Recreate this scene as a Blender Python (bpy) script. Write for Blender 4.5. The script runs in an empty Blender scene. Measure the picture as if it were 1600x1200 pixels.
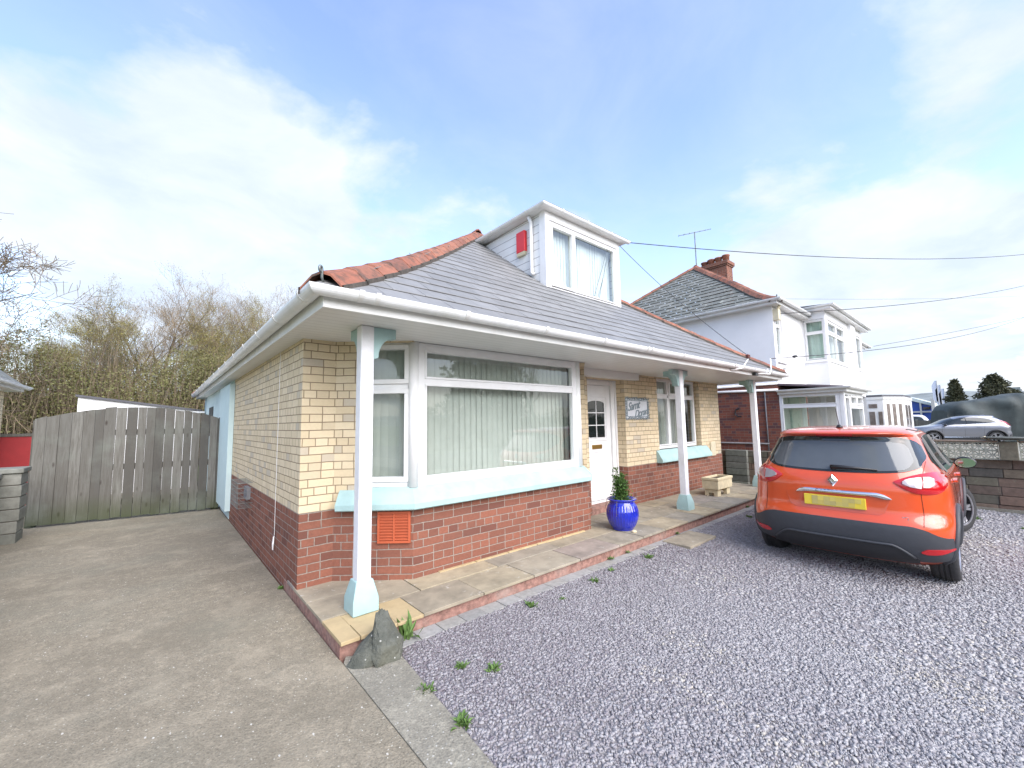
import bpy, bmesh, math, random
import numpy as np
from mathutils import Vector, Matrix
from mathutils.bvhtree import BVHTree
R_ = math.radians
rng = random.Random(7)
nrg = np.random.default_rng(5)
sc = bpy.context.scene
col = sc.collection

# ------------------------------------------------------------------ materials
def new_mat(name):
    m = bpy.data.materials.new(name); m.use_nodes = True
    nt = m.node_tree
    return m, nt, nt.nodes['Principled BSDF']

def mixc(nt, fac, a, b, blend='MIX'):
    n = nt.nodes.new('ShaderNodeMix'); n.data_type = 'RGBA'; n.blend_type = blend
    for s, v in ((n.inputs[0], fac), (n.inputs[6], a), (n.inputs[7], b)):
        if hasattr(v, 'links') or hasattr(v, 'is_output'): nt.links.new(v, s)
        elif isinstance(v, (tuple, list)): s.default_value = (*v[:3], 1)
        else: s.default_value = v
    return n.outputs[2]

def mth(nt, op, a, b=0.0, c=None, clamp=False):
    n = nt.nodes.new('ShaderNodeMath'); n.operation = op; n.use_clamp = clamp
    for i, v in enumerate((a, b) if c is None else (a, b, c)):
        if hasattr(v, 'is_output'): nt.links.new(v, n.inputs[i])
        else: n.inputs[i].default_value = v
    return n.outputs[0]

def ramp(nt, fac, p0, p1, c0=(0, 0, 0), c1=(1, 1, 1)):
    n = nt.nodes.new('ShaderNodeValToRGB')
    n.color_ramp.elements[0].position = p0; n.color_ramp.elements[0].color = (*c0, 1)
    n.color_ramp.elements[1].position = p1; n.color_ramp.elements[1].color = (*c1, 1)
    nt.links.new(fac, n.inputs[0]); return n.outputs[0]

def coord(nt, kind='Object', scale=None, loc=None):
    tc = nt.nodes.new('ShaderNodeTexCoord'); o = tc.outputs[kind]
    if scale or loc:
        mp = nt.nodes.new('ShaderNodeMapping'); nt.links.new(o, mp.inputs[0])
        if scale: mp.inputs['Scale'].default_value = scale if isinstance(scale, tuple) else (scale,)*3
        if loc: mp.inputs['Location'].default_value = loc
        o = mp.outputs[0]
    return o

def noise(nt, vec, scale, detail=4, rough=.55, dist=0):
    n = nt.nodes.new('ShaderNodeTexNoise'); n.inputs['Scale'].default_value = scale
    n.inputs['Detail'].default_value = detail; n.inputs['Roughness'].default_value = rough
    n.inputs['Distortion'].default_value = dist
    nt.links.new(vec, n.inputs['Vector']); return n.outputs[0]

def voro(nt, vec, scale, feat='F1', rnd=1):
    n = nt.nodes.new('ShaderNodeTexVoronoi'); n.feature = feat; n.inputs['Scale'].default_value = scale
    n.inputs['Randomness'].default_value = rnd
    nt.links.new(vec, n.inputs['Vector']); return n

def bump(nt, bs, h, strength=.3, dist=.01):
    b = nt.nodes.new('ShaderNodeBump'); b.inputs['Strength'].default_value = strength
    b.inputs['Distance'].default_value = dist
    nt.links.new(h, b.inputs['Height']); nt.links.new(b.outputs[0], bs.inputs['Normal'])

def attr(nt, name):
    n = nt.nodes.new('ShaderNodeAttribute'); n.attribute_name = name; return n.outputs['Fac']

def plain(name, c, rough=.5, metal=0, var=.12, nscale=8, coat=0, bmp=0, bscale=60, dirt=None, spec=None, sub=None):
    m, nt, bs = new_mat(name)
    co = coord(nt)
    n1 = noise(nt, co, nscale, 5, .6)
    c2 = tuple(max(0, x*(1-var)) for x in c); c3 = tuple(min(1, x*(1+var*.6)) for x in c)
    cc = mixc(nt, ramp(nt, n1, .3, .7), c2, c3)
    if dirt:
        d = noise(nt, co, 2.3, 8, .7)
        cc = mixc(nt, mth(nt, 'MULTIPLY', ramp(nt, d, .5, .75), dirt[0]), cc, dirt[1])
    nt.links.new(cc, bs.inputs['Base Color'])
    bs.inputs['Roughness'].default_value = rough; bs.inputs['Metallic'].default_value = metal
    bs.inputs['Coat Weight'].default_value = coat
    if spec is not None: bs.inputs['Specular IOR Level'].default_value = spec
    if bmp: bump(nt, bs, noise(nt, co, bscale, 5, .6), bmp, .01)
    return m

def brick_mat(name, c1, c2, mortar, ms=.005, squash=1.0, freq=2, stain=(.35, (.12, .09, .06)), third=None, off=(0, 0, 0), mv=.3):
    m, nt, bs = new_mat(name)
    uv = coord(nt, 'UV', loc=off)
    ob = coord(nt)
    wob = nt.nodes.new('ShaderNodeTexNoise'); wob.inputs['Scale'].default_value = 7; nt.links.new(ob, wob.inputs['Vector'])
    va = nt.nodes.new('ShaderNodeVectorMath'); va.operation = 'MULTIPLY_ADD'
    nt.links.new(wob.outputs[1], va.inputs[0]); va.inputs[1].default_value = (.012, .008, 0); nt.links.new(uv, va.inputs[2])
    b = nt.nodes.new('ShaderNodeTexBrick'); nt.links.new(va.outputs[0], b.inputs['Vector'])
    b.inputs['Scale'].default_value = 1; b.inputs['Brick Width'].default_value = .225
    b.inputs['Row Height'].default_value = .075; b.inputs['Mortar Size'].default_value = ms
    b.inputs['Mortar Smooth'].default_value = .35; b.offset = .5; b.squash = squash; b.squash_frequency = freq
    b.inputs['Color1'].default_value = (*c1, 1); b.inputs['Color2'].default_value = (*c2, 1)
    b.inputs['Mortar'].default_value = (*mortar, 1)
    n1 = noise(nt, ob, 3.1, 8, .65); n2 = noise(nt, ob, 38, 6, .7)
    cc = b.outputs['Color']
    if third:   # odd bricks of another colour, cell noise at brick scale
        w = nt.nodes.new('ShaderNodeTexBrick'); nt.links.new(va.outputs[0], w.inputs['Vector'])
        for k, v in (('Scale', 1), ('Brick Width', .225), ('Row Height', .075), ('Mortar Size', 0.0), ('Bias', third[0])): w.inputs[k].default_value = v
        w.offset = .5; w.squash = squash; w.squash_frequency = freq
        w.inputs['Color1'].default_value = (0, 0, 0, 1); w.inputs['Color2'].default_value = (1, 1, 1, 1)
        sel = mth(nt, 'MULTIPLY', ramp(nt, w.outputs['Color'], third[2], third[2]+.06), mth(nt, 'SUBTRACT', 1.0, b.outputs['Fac']))
        cc = mixc(nt, sel, cc, third[1])
    cc = mixc(nt, mth(nt, 'MULTIPLY', ramp(nt, n2, .35, .75), mv), cc, tuple(x*.45 for x in c1))
    cc = mixc(nt, mth(nt, 'MULTIPLY', ramp(nt, n1, .5, .8), stain[0]), cc, stain[1])
    nt.links.new(cc, bs.inputs['Base Color']); bs.inputs['Roughness'].default_value = .85
    bs.inputs['Specular IOR Level'].default_value = .25
    h = mth(nt, 'ADD', mth(nt, 'MULTIPLY', mth(nt, 'SUBTRACT', 1.0, b.outputs['Fac']), 1.0), mth(nt, 'MULTIPLY', n2, .35))
    bump(nt, bs, h, .8, .008)
    return m

def attr_mat(name, cols, rough=.7, nz=30, bmp=.3, var=.25, spec=.3, moss=None):
    """colour picked by the per-face 'rnd' attribute"""
    m, nt, bs = new_mat(name)
    r = nt.nodes.new('ShaderNodeValToRGB'); r.color_ramp.interpolation = 'LINEAR'
    el = r.color_ramp.elements
    el[0].position = 0; el[0].color = (*cols[0], 1); el[1].position = 1; el[1].color = (*cols[-1], 1)
    for i, c in enumerate(cols[1:-1]):
        e = el.new((i+1)/(len(cols)-1)); e.color = (*c, 1)
    nt.links.new(attr(nt, 'rnd'), r.inputs[0])
    co = coord(nt); n = noise(nt, co, nz, 6, .65)
    cc = mixc(nt, mth(nt, 'MULTIPLY', ramp(nt, n, .35, .75), var), r.outputs[0], (.03, .03, .025))
    if moss:
        n3 = noise(nt, co, moss[0], 9, .75)
        cc = mixc(nt, mth(nt, 'MULTIPLY', ramp(nt, n3, moss[1], moss[1]+.12), moss[2]), cc, moss[3])
    nt.links.new(cc, bs.inputs['Base Color']); bs.inputs['Roughness'].default_value = rough
    bs.inputs['Specular IOR Level'].default_value = spec
    if bmp: bump(nt, bs, n, bmp, .006)
    return m

def glass_mat(name, tint=(.9, .95, .93), boost=1.7, rough=.0):
    m, nt, bs = new_mat(name); nt.nodes.remove(bs)
    out = nt.nodes['Material Output']
    fr = nt.nodes.new('ShaderNodeLayerWeight'); fr.inputs[0].default_value = .5
    tr = nt.nodes.new('ShaderNodeBsdfTransparent'); tr.inputs[0].default_value = (*tint, 1)
    gl = nt.nodes.new('ShaderNodeBsdfGlossy'); gl.inputs['Roughness'].default_value = rough
    mx = nt.nodes.new('ShaderNodeMixShader')
    f = mth(nt, 'MULTIPLY_ADD', mth(nt, 'POWER', fr.outputs['Facing'], 3.5), .85, .11, clamp=True)
    nt.links.new(f, mx.inputs[0]); nt.links.new(tr.outputs[0], mx.inputs[1]); nt.links.new(gl.outputs[0], mx.inputs[2])
    nt.links.new(mx.outputs[0], out.inputs[0]); return m

def grooved(name, c, axis='Y', pitch=.1, rough=.4, dark=.35):
    m, nt, bs = new_mat(name); co = coord(nt)
    w = nt.nodes.new('ShaderNodeSeparateXYZ'); nt.links.new(co, w.inputs[0])
    fr = mth(nt, 'FRACT', mth(nt, 'DIVIDE', w.outputs[axis], pitch))
    g = ramp(nt, mth(nt, 'ABSOLUTE', mth(nt, 'SUBTRACT', fr, .5)), .44, .49)
    n = noise(nt, co, 2, 7, .7)
    cc = mixc(nt, mth(nt, 'MULTIPLY', ramp(nt, n, .45, .8), .22), c, (.42, .42, .36))
    cc = mixc(nt, mth(nt, 'MULTIPLY', g, dark), cc, (.2, .2, .2))
    nt.links.new(cc, bs.inputs['Base Color']); bs.inputs['Roughness'].default_value = rough
    bump(nt, bs, mth(nt, 'SUBTRACT', 1.0, g), .5, .006); return m

def concrete(name, base, dark, chips, scale=55, stain=(.3, (.1, .1, .07)), rough=.9, warm=None, chipamt=.6, worn=False):
    m, nt, bs = new_mat(name); co = coord(nt)
    n0 = noise(nt, co, .7, 8, .65); n1 = noise(nt, co, 5, 8, .7); n2 = noise(nt, co, 90, 6, .75)
    cc = mixc(nt, ramp(nt, n1, .3, .7), base, dark)
    if warm: cc = mixc(nt, ramp(nt, n0, .45, .62), cc, warm)
    cc = mixc(nt, ramp(nt, n2, .35, .7), cc, tuple(x*.5 for x in dark))
    v = voro(nt, co, scale); sep = nt.nodes.new('ShaderNodeSeparateColor'); nt.links.new(v.outputs['Color'], sep.inputs[0])
    pick = mth(nt, 'MULTIPLY', mth(nt, 'GREATER_THAN', sep.outputs[0], 1-chipamt*.35), mth(nt, 'LESS_THAN', v.outputs['Distance'], .33))
    cc = mixc(nt, pick, cc, chips)
    pick = mth(nt, 'MULTIPLY', pick, .75)
    pick2 = mth(nt, 'MULTIPLY', mth(nt, 'LESS_THAN', sep.outputs[1], .3), mth(nt, 'MULTIPLY', mth(nt, 'LESS_THAN', v.outputs['Distance'], .38), .55))
    cc = mixc(nt, mth(nt, 'MULTIPLY', sep.outputs[2], .45), cc, tuple(x*.6 for x in dark))
    n4 = noise(nt, co, 17, 5, .7); cc = mixc(nt, mth(nt, 'MULTIPLY', ramp(nt, n4, .5, .72), .4), cc, tuple(min(1, x*1.35) for x in base))
    cc = mixc(nt, pick2, cc, tuple(x*.45 for x in dark))
    if worn:   # damp patches, pale exposed stones
        mp = coord(nt, scale=(.55, 1.0, 1)); w1 = noise(nt, mp, 1.1, 9, .62, .8); w2 = noise(nt, coord(nt, loc=(5, 3, 0)), 2.6, 9, .68)
        cc = mixc(nt, mth(nt, 'MULTIPLY', ramp(nt, w1, .45, .60), .42), cc, tuple(x*.62 for x in dark))
        cc = mixc(nt, mth(nt, 'MULTIPLY', ramp(nt, w2, .50, .70), .30), cc, tuple(min(1, x*1.3) for x in base))
        vv = voro(nt, coord(nt, scale=(1, .6, 1)), 31); se = nt.nodes.new('ShaderNodeSeparateColor'); nt.links.new(vv.outputs['Color'], se.inputs[0])
        cc = mixc(nt, mth(nt, 'MULTIPLY', mth(nt, 'GREATER_THAN', se.outputs[0], .94), mth(nt, 'LESS_THAN', vv.outputs['Distance'], .15)), cc, (.52, .50, .44))
    cc = mixc(nt, mth(nt, 'MULTIPLY', ramp(nt, n0, .5, .75), stain[0]), cc, stain[1])
    nt.links.new(cc, bs.inputs['Base Color']); bs.inputs['Roughness'].default_value = rough
    bs.inputs['Specular IOR Level'].default_value = .3
    h = mth(nt, 'ADD', mth(nt, 'MULTIPLY', n2, .7), mth(nt, 'MULTIPLY', v.outputs['Distance'], -.5))
    bump(nt, bs, h, .7, .008); return m

def wood_mat(name):
    m, nt, bs = new_mat(name)
    co = coord(nt, scale=(14, 14, 1.1)); n = noise(nt, co, 2.2, 9, .7, .6)
    co2 = coord(nt); n2 = noise(nt, co2, 1.7, 6, .6)
    r = nt.nodes.new('ShaderNodeValToRGB'); nt.links.new(attr(nt, 'rnd'), r.inputs[0])
    r.color_ramp.elements[0].color = (.07, .067, .06, 1); r.color_ramp.elements[1].color = (.18, .175, .155, 1)
    cc = mixc(nt, ramp(nt, n, .38, .7), r.outputs[0], (.09, .083, .07))
    v = voro(nt, coord(nt, scale=(5.5, 5.5, 2.2)), 1.0)
    kn = ramp(nt, v.outputs['Distance'], .05, .13, (1, 1, 1), (0, 0, 0))
    cc = mixc(nt, mth(nt, 'MULTIPLY', kn, .8), cc, (.035, .025, .02))
    z = nt.nodes.new('ShaderNodeSeparateXYZ'); nt.links.new(co2, z.inputs[0])
    wet = mth(nt, 'MULTIPLY', ramp(nt, mth(nt, 'ADD', z.outputs[2], mth(nt, 'MULTIPLY', n2, .35)), .15, .62, (1, 1, 1), (0, 0, 0)), .85)
    cc = mixc(nt, wet, cc, (.06, .075, .035))
    cc = mixc(nt, mth(nt, 'MULTIPLY', ramp(nt, n2, .5, .7), .35), cc, (.20, .225, .19))
    nt.links.new(cc, bs.inputs['Base Color']); bs.inputs['Roughness'].default_value = .85
    bs.inputs['Specular IOR Level'].default_value = .2
    bump(nt, bs, n, .6, .006); return m

def leaf_mat(name, a, b):
    m, nt, bs = new_mat(name); n = noise(nt, coord(nt), 1.3, 4, .6)
    cc = mixc(nt, ramp(nt, n, .3, .7), a, b)
    r = attr(nt, 'rnd')
    cc = mixc(nt, mth(nt, 'MULTIPLY', r, .5), cc, tuple(x*.4 for x in a))
    nt.links.new(cc, bs.inputs['Base Color']); bs.inputs['Roughness'].default_value = .6
    bs.inputs['Specular IOR Level'].default_value = .25; return m

M = {}
M['brick_y'] = brick_mat('yellow_brick', (.72, .60, .41), (.62, .505, .325), (.27, .20, .13), .0045, .5, 2, (.30, (.44, .35, .23)), (0.0, (.53, .46, .35), .88), (0, -.0135, 0), .16)
M['brick_y2'] = brick_mat('yellow_brick_front', (.72, .60, .41), (.62, .505, .325), (.27, .20, .13), .0045, .5, 3, (.30, (.44, .35, .23)), (0.0, (.53, .46, .35), .88), (0.04, -.0135, 0), .16)
M['brick_r'] = brick_mat('red_brick', (.285, .112, .072), (.19, .082, .058), (.33, .285, .24), .0055, .5, 3, (.25, (.12, .085, .07)), (0.0, (.165, .07, .052), .8), (0.03, -.0135, 0), .5)
M['brick_n'] = brick_mat('weathered_red_brick', (.25, .09, .06), (.17, .06, .045), (.22, .17, .14), .005, .5, 3, (.3, (.12, .08, .07)), (0.0, (.12, .06, .06), .75), (0, 0, 0), .35)
M['upvc'] = plain('white_upvc', (.79, .79, .78), .35, var=.04, dirt=(.22, (.55, .52, .45)))
M['upvc_d'] = plain('weathered_upvc', (.74, .74, .71), .35, var=.06, nscale=3, dirt=(.35, (.42, .40, .33)))
M['gutter'] = plain('white_gutter', (.78, .79, .78), .3, var=.08, nscale=4, dirt=(.5, (.42, .43, .36)))
M['soffit'] = grooved('soffit_boards', (.74, .74, .71), 'Y', .1)
M['clad'] = grooved('white_cladding', (.74, .75, .74), 'Z', .15, .4, .8)
M['aqua'] = plain('pale_aqua_paint', (.36, .52, .505), .55, var=.14, nscale=5, dirt=(.5, (.31, .40, .36)), bmp=.15, bscale=90)
M['aquawall'] = plain('aqua_render', (.52, .65, .65), .8, var=.05, dirt=(.2, (.4, .55, .5)), bmp=.1)
M['render'] = plain('white_render', (.80, .80, .80), .85, var=.04, nscale=2, dirt=(.15, (.66, .65, .62)), bmp=.4, bscale=120)
M['postpaint'] = plain('white_post_paint', (.78, .78, .79), .5, var=.06, nscale=12, dirt=(.55, (.55, .53, .47)), bmp=.35, bscale=25)
M['glass'] = glass_mat('window_glass')
M['dark'] = plain('dark_room', (.05, .055, .05), .9)  # gloom of the unlit interior put into the colour
M['blind'] = plain('blind_fabric', (.49, .50, .455), .8, var=.1, nscale=3, bmp=.1)
M['net'] = plain('net_curtain', (.68, .71, .70), .9, var=.1, nscale=4)
M['dummy'] = M['net']; M['netpale'] = plain('pale_green_curtain', (.42, .56, .48), .9, var=.14, nscale=2)
M['terra'] = plain('terracotta_plastic', (.46, .10, .04), .5, var=.1)
M['tile'] = attr_mat('hip_tile_clay', [(.35, .14, .09), (.29, .12, .082), (.39, .175, .115), (.22, .10, .075)], .85, 14, .5, .4, .2, (6, .50, .85, (.075, .065, .055)))
M['mortar'] = plain('dark_mortar', (.10, .085, .07), .95, var=.4, nscale=20, bmp=.6)
M['slate'] = attr_mat('grey_slate', [(.195, .195, .19), (.235, .235, .23), (.215, .215, .21), (.26, .26, .255)], .55, 9, .2, .25, .35, (3, .60, .35, (.36, .37, .33)))
M['slate_old'] = attr_mat('old_lichen_slate', [(.13, .14, .125), (.20, .205, .185), (.16, .17, .155), (.23, .235, .21)], .75, 9, .3, .3, .3, (6, .54, .75, (.42, .43, .37)))
M['felt'] = plain('roof_felt', (.10, .10, .11), .9, bmp=.4)
M['lead'] = plain('lead_flashing', (.20, .20, .21), .6, var=.3)
M['red_plastic'] = plain('red_alarm_plastic', (.62, .025, .03), .35, var=.04)
M['cream'] = plain('cream_plastic', (.62, .56, .40), .5)
M['galv'] = plain('galvanised_iron', (.22, .24, .23), .55, metal=.6, var=.3)
M['brass'] = plain('brass', (.55, .33, .09), .3, metal=.9)
M['black'] = plain('black_plastic', (.015, .015, .016), .4)
M['cable'] = plain('cable_rubber', (.05, .05, .055), .7)
M['slab'] = attr_mat('sandstone_slab', [(.37, .315, .23), (.30, .275, .22), (.44, .37, .25), (.28, .265, .235), (.35, .29, .245)], .85, 4, .4, .5, .25, (13, .59, .8, (.55, .53, .47)))
M['slab_y'] = attr_mat('yellow_slab', [(.52, .40, .22), (.45, .35, .20)], .85, 9, .35, .2, .25)
M['riser'] = plain('worn_red_riser', (.30, .165, .13), .9, var=.45, nscale=22, dirt=(.8, (.34, .27, .23)), bmp=.9, bscale=40)
M['paver'] = attr_mat('grey_paver', [(.29, .285, .27), (.36, .355, .34), (.32, .31, .28)], .9, 22, .5, .35, .25)
M['drive'] = concrete('brown_concrete', (.395, .345, .255), (.275, .242, .178), (.50, .48, .40), 85, (.5, (.165, .165, .125)), warm=(.37, .335, .255), chipamt=.28, worn=True)
M['kerbcon'] = concrete('grey_concrete', (.38, .355, .28), (.30, .28, .225), (.48, .47, .42), 70, (.5, (.43, .42, .36)), chipamt=.3, worn=True)
M['gravelbase'] = concrete('slate_gravel_bed', (.36, .34, .338), (.28, .26, .262), (.42, .41, .42), 44, (.35, (.25, .225, .195)), chipamt=1.0)
M['chip'] = attr_mat('slate_chip', [(.185, .162, .175), (.235, .216, .23), (.275, .26, .27), (.31, .298, .305), (.345, .335, .34), (.38, .372, .372), (.425, .418, .412), (.44, .41, .36)], .85, 60, .2, .12, .15)
M['wood'] = wood_mat('grey_weathered_wood')
M['block'] = attr_mat('wall_block', [(.15, .12, .095), (.23, .15, .115), (.19, .17, .12), (.13, .12, .10), (.26, .19, .14)], .95, 13, .8, .45, .2, (9, .6, .6, (.27, .29, .19)))
M['blockg'] = attr_mat('grey_wall_block', [(.16, .16, .145), (.24, .24, .21), (.19, .195, .17)], .95, 13, .8, .4, .2, (7, .6, .5, (.27, .30, .24)))
M['breeze'] = plain('screen_block', (.42, .42, .33), .9, var=.3, nscale=9, dirt=(.5, (.32, .38, .20)), bmp=.5)
M['redfence'] = plain('red_paint', (.33, .018, .022), .6, var=.12)
M['rock'] = plain('boulder_stone', (.095, .10, .085), .8, var=.4, nscale=5, dirt=(.3, (.24, .25, .21)), bmp=.8, bscale=14)
def rock_mat():
    m, nt, bs = new_mat('boulder_rock'); co = coord(nt); n = noise(nt, co, 9, 10, .7); n2 = noise(nt, co, 3, 5, .6)
    cc = mixc(nt, ramp(nt, n, .35, .7), (.06, .065, .052), (.15, .155, .13)); cc = mixc(nt, mth(nt, 'MULTIPLY', ramp(nt, n2, .5, .65), .5), cc, (.12, .115, .075))
    v = voro(nt, co, 17); cc = mixc(nt, mth(nt, 'LESS_THAN', v.outputs['Distance'], .10), cc, (.42, .42, .38))
    nt.links.new(cc, bs.inputs['Base Color']); bs.inputs['Roughness'].default_value = .85; bump(nt, bs, n, 1.0, .035); return m
M['rockbig'] = rock_mat()
M['blueglaze'] = plain('blue_glaze', (.012, .025, .42), .12, var=.35, nscale=9, coat=1)
M['soil'] = plain('soil', (.09, .06, .04), .95, var=.5, nscale=30, bmp=.8)
M['stonepot'] = plain('cream_cast_stone', (.60, .52, .34), .85, var=.15, nscale=12, bmp=.4)
M['leaf_box'] = leaf_mat('shrub_leaf', (.055, .12, .025), (.10, .17, .04))
M['leaf_weed'] = leaf_mat('weed_leaf', (.10, .19, .045), (.16, .25, .07))
M['leaf_dry'] = leaf_mat('dry_leaf', (.16, .12, .06), (.22, .17, .08))
M['bark'] = plain('grey_bark', (.15, .125, .095), .9, var=.35, nscale=4)
M['bark_g'] = plain('ivy_bark', (.13, .115, .07), .9, var=.35, nscale=3)
M['twig'] = plain('twig', (.25, .19, .125), .9, var=.3, nscale=2)
M['bud'] = leaf_mat('spring_bud', (.27, .245, .08), (.34, .30, .11))
M['budb'] = leaf_mat('brown_bud', (.30, .21, .11), (.28, .23, .11))
M['brush'] = leaf_mat('undergrowth_leaf', (.16, .165, .06), (.22, .205, .085))
M['conif'] = leaf_mat('conifer_leaf', (.07, .075, .04), (.10, .10, .055))
M['grass'] = plain('rough_grass', (.11, .15, .05), .95, var=.4, nscale=.8, bmp=.6, bscale=8)
M['asphalt'] = concrete('asphalt', (.07, .07, .072), (.05, .05, .052), (.13, .13, .13), 90, (.2, (.09, .09, .09)))
M['orange'] = plain('orange_car_paint', (.66, .075, .012), .28, var=.02, coat=1, nscale=.5)
M['silver'] = plain('silver_car_paint', (.22, .23, .255), .32, metal=.5, var=.02, coat=1)
M['whitecar'] = plain('white_car_paint', (.72, .73, .74), .3, var=.02, coat=1)
M['trim'] = plain('grey_black_trim', (.045, .048, .055), .55, var=.1, nscale=20)
M['trimlow'] = plain('black_trim', (.02, .021, .024), .5, var=.1)
M['carglass'] = plain('dark_car_glass', (.015, .02, .02), .03, var=.05, coat=.3, spec=.5)
M['rearglass'] = plain('rear_car_glass', (.085, .095, .10), .08, var=.05, coat=.2, spec=.6)  # grey of the mirrored sky mixed into the glass colour
M['chrome'] = plain('chrome', (.75, .75, .76), .12, metal=1, var=.02)
M['lampred'] = plain('red_lamp', (.50, .008, .012), .12, var=.1, coat=1)
M['lampclear'] = plain('clear_lamp', (.36, .32, .32), .15, var=.1, coat=1)
M['lampamber'] = plain('amber_lamp', (.42, .16, .14), .15, coat=1)
M['tyre'] = plain('tyre_rubber', (.03, .03, .031), .75, var=.3, nscale=30, dirt=(.4, (.09, .085, .08)), bmp=.5, bscale=50)
M['alloy'] = plain('alloy', (.50, .50, .52), .3, metal=.8)
M['seam'] = plain('panel_gap', (.02, .008, .005), .8)
M['mirror'] = plain('mirror_glass', (.5, .6, .58), .05, metal=1, var=.02)
M['plate'] = plain('yellow_plate', (.78, .58, .05), .4, var=.05)
M['plateblur'] = attr_mat('illegible_plate_smudge', [(.62, .48, .10), (.45, .38, .16), (.70, .56, .12), (.33, .28, .16)], .5, 5, 0, 0)
M['tarp'] = plain('green_tarpaulin', (.05, .064, .062), .75, var=.35, nscale=1.5, bmp=1.0, bscale=2.2)
M['bluewall'] = plain('blue_cladding', (.02, .07, .33), .5, var=.1)
M['paleroof'] = plain('pale_roof', (.50, .56, .55), .6, var=.1)
M['flag'] = plain('pale_flag', (.62, .66, .76), .7)
M['hill'] = plain('far_hill', (.21, .235, .225), .95, var=.35, nscale=.05)  # distance haze put into a muted hill colour
M['farwhite'] = plain('far_house', (.5, .5, .48), .9, var=.1)
M['signgrey'] = plain('sign_paint', (.22, .27, .29), .6, var=.25, nscale=60)
M['signwhite'] = plain('sign_board', (.66, .68, .70), .7, var=.08)
M['floortile'] = plain('wood_panel_green', (.40, .50, .42), .7, var=.1)

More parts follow.
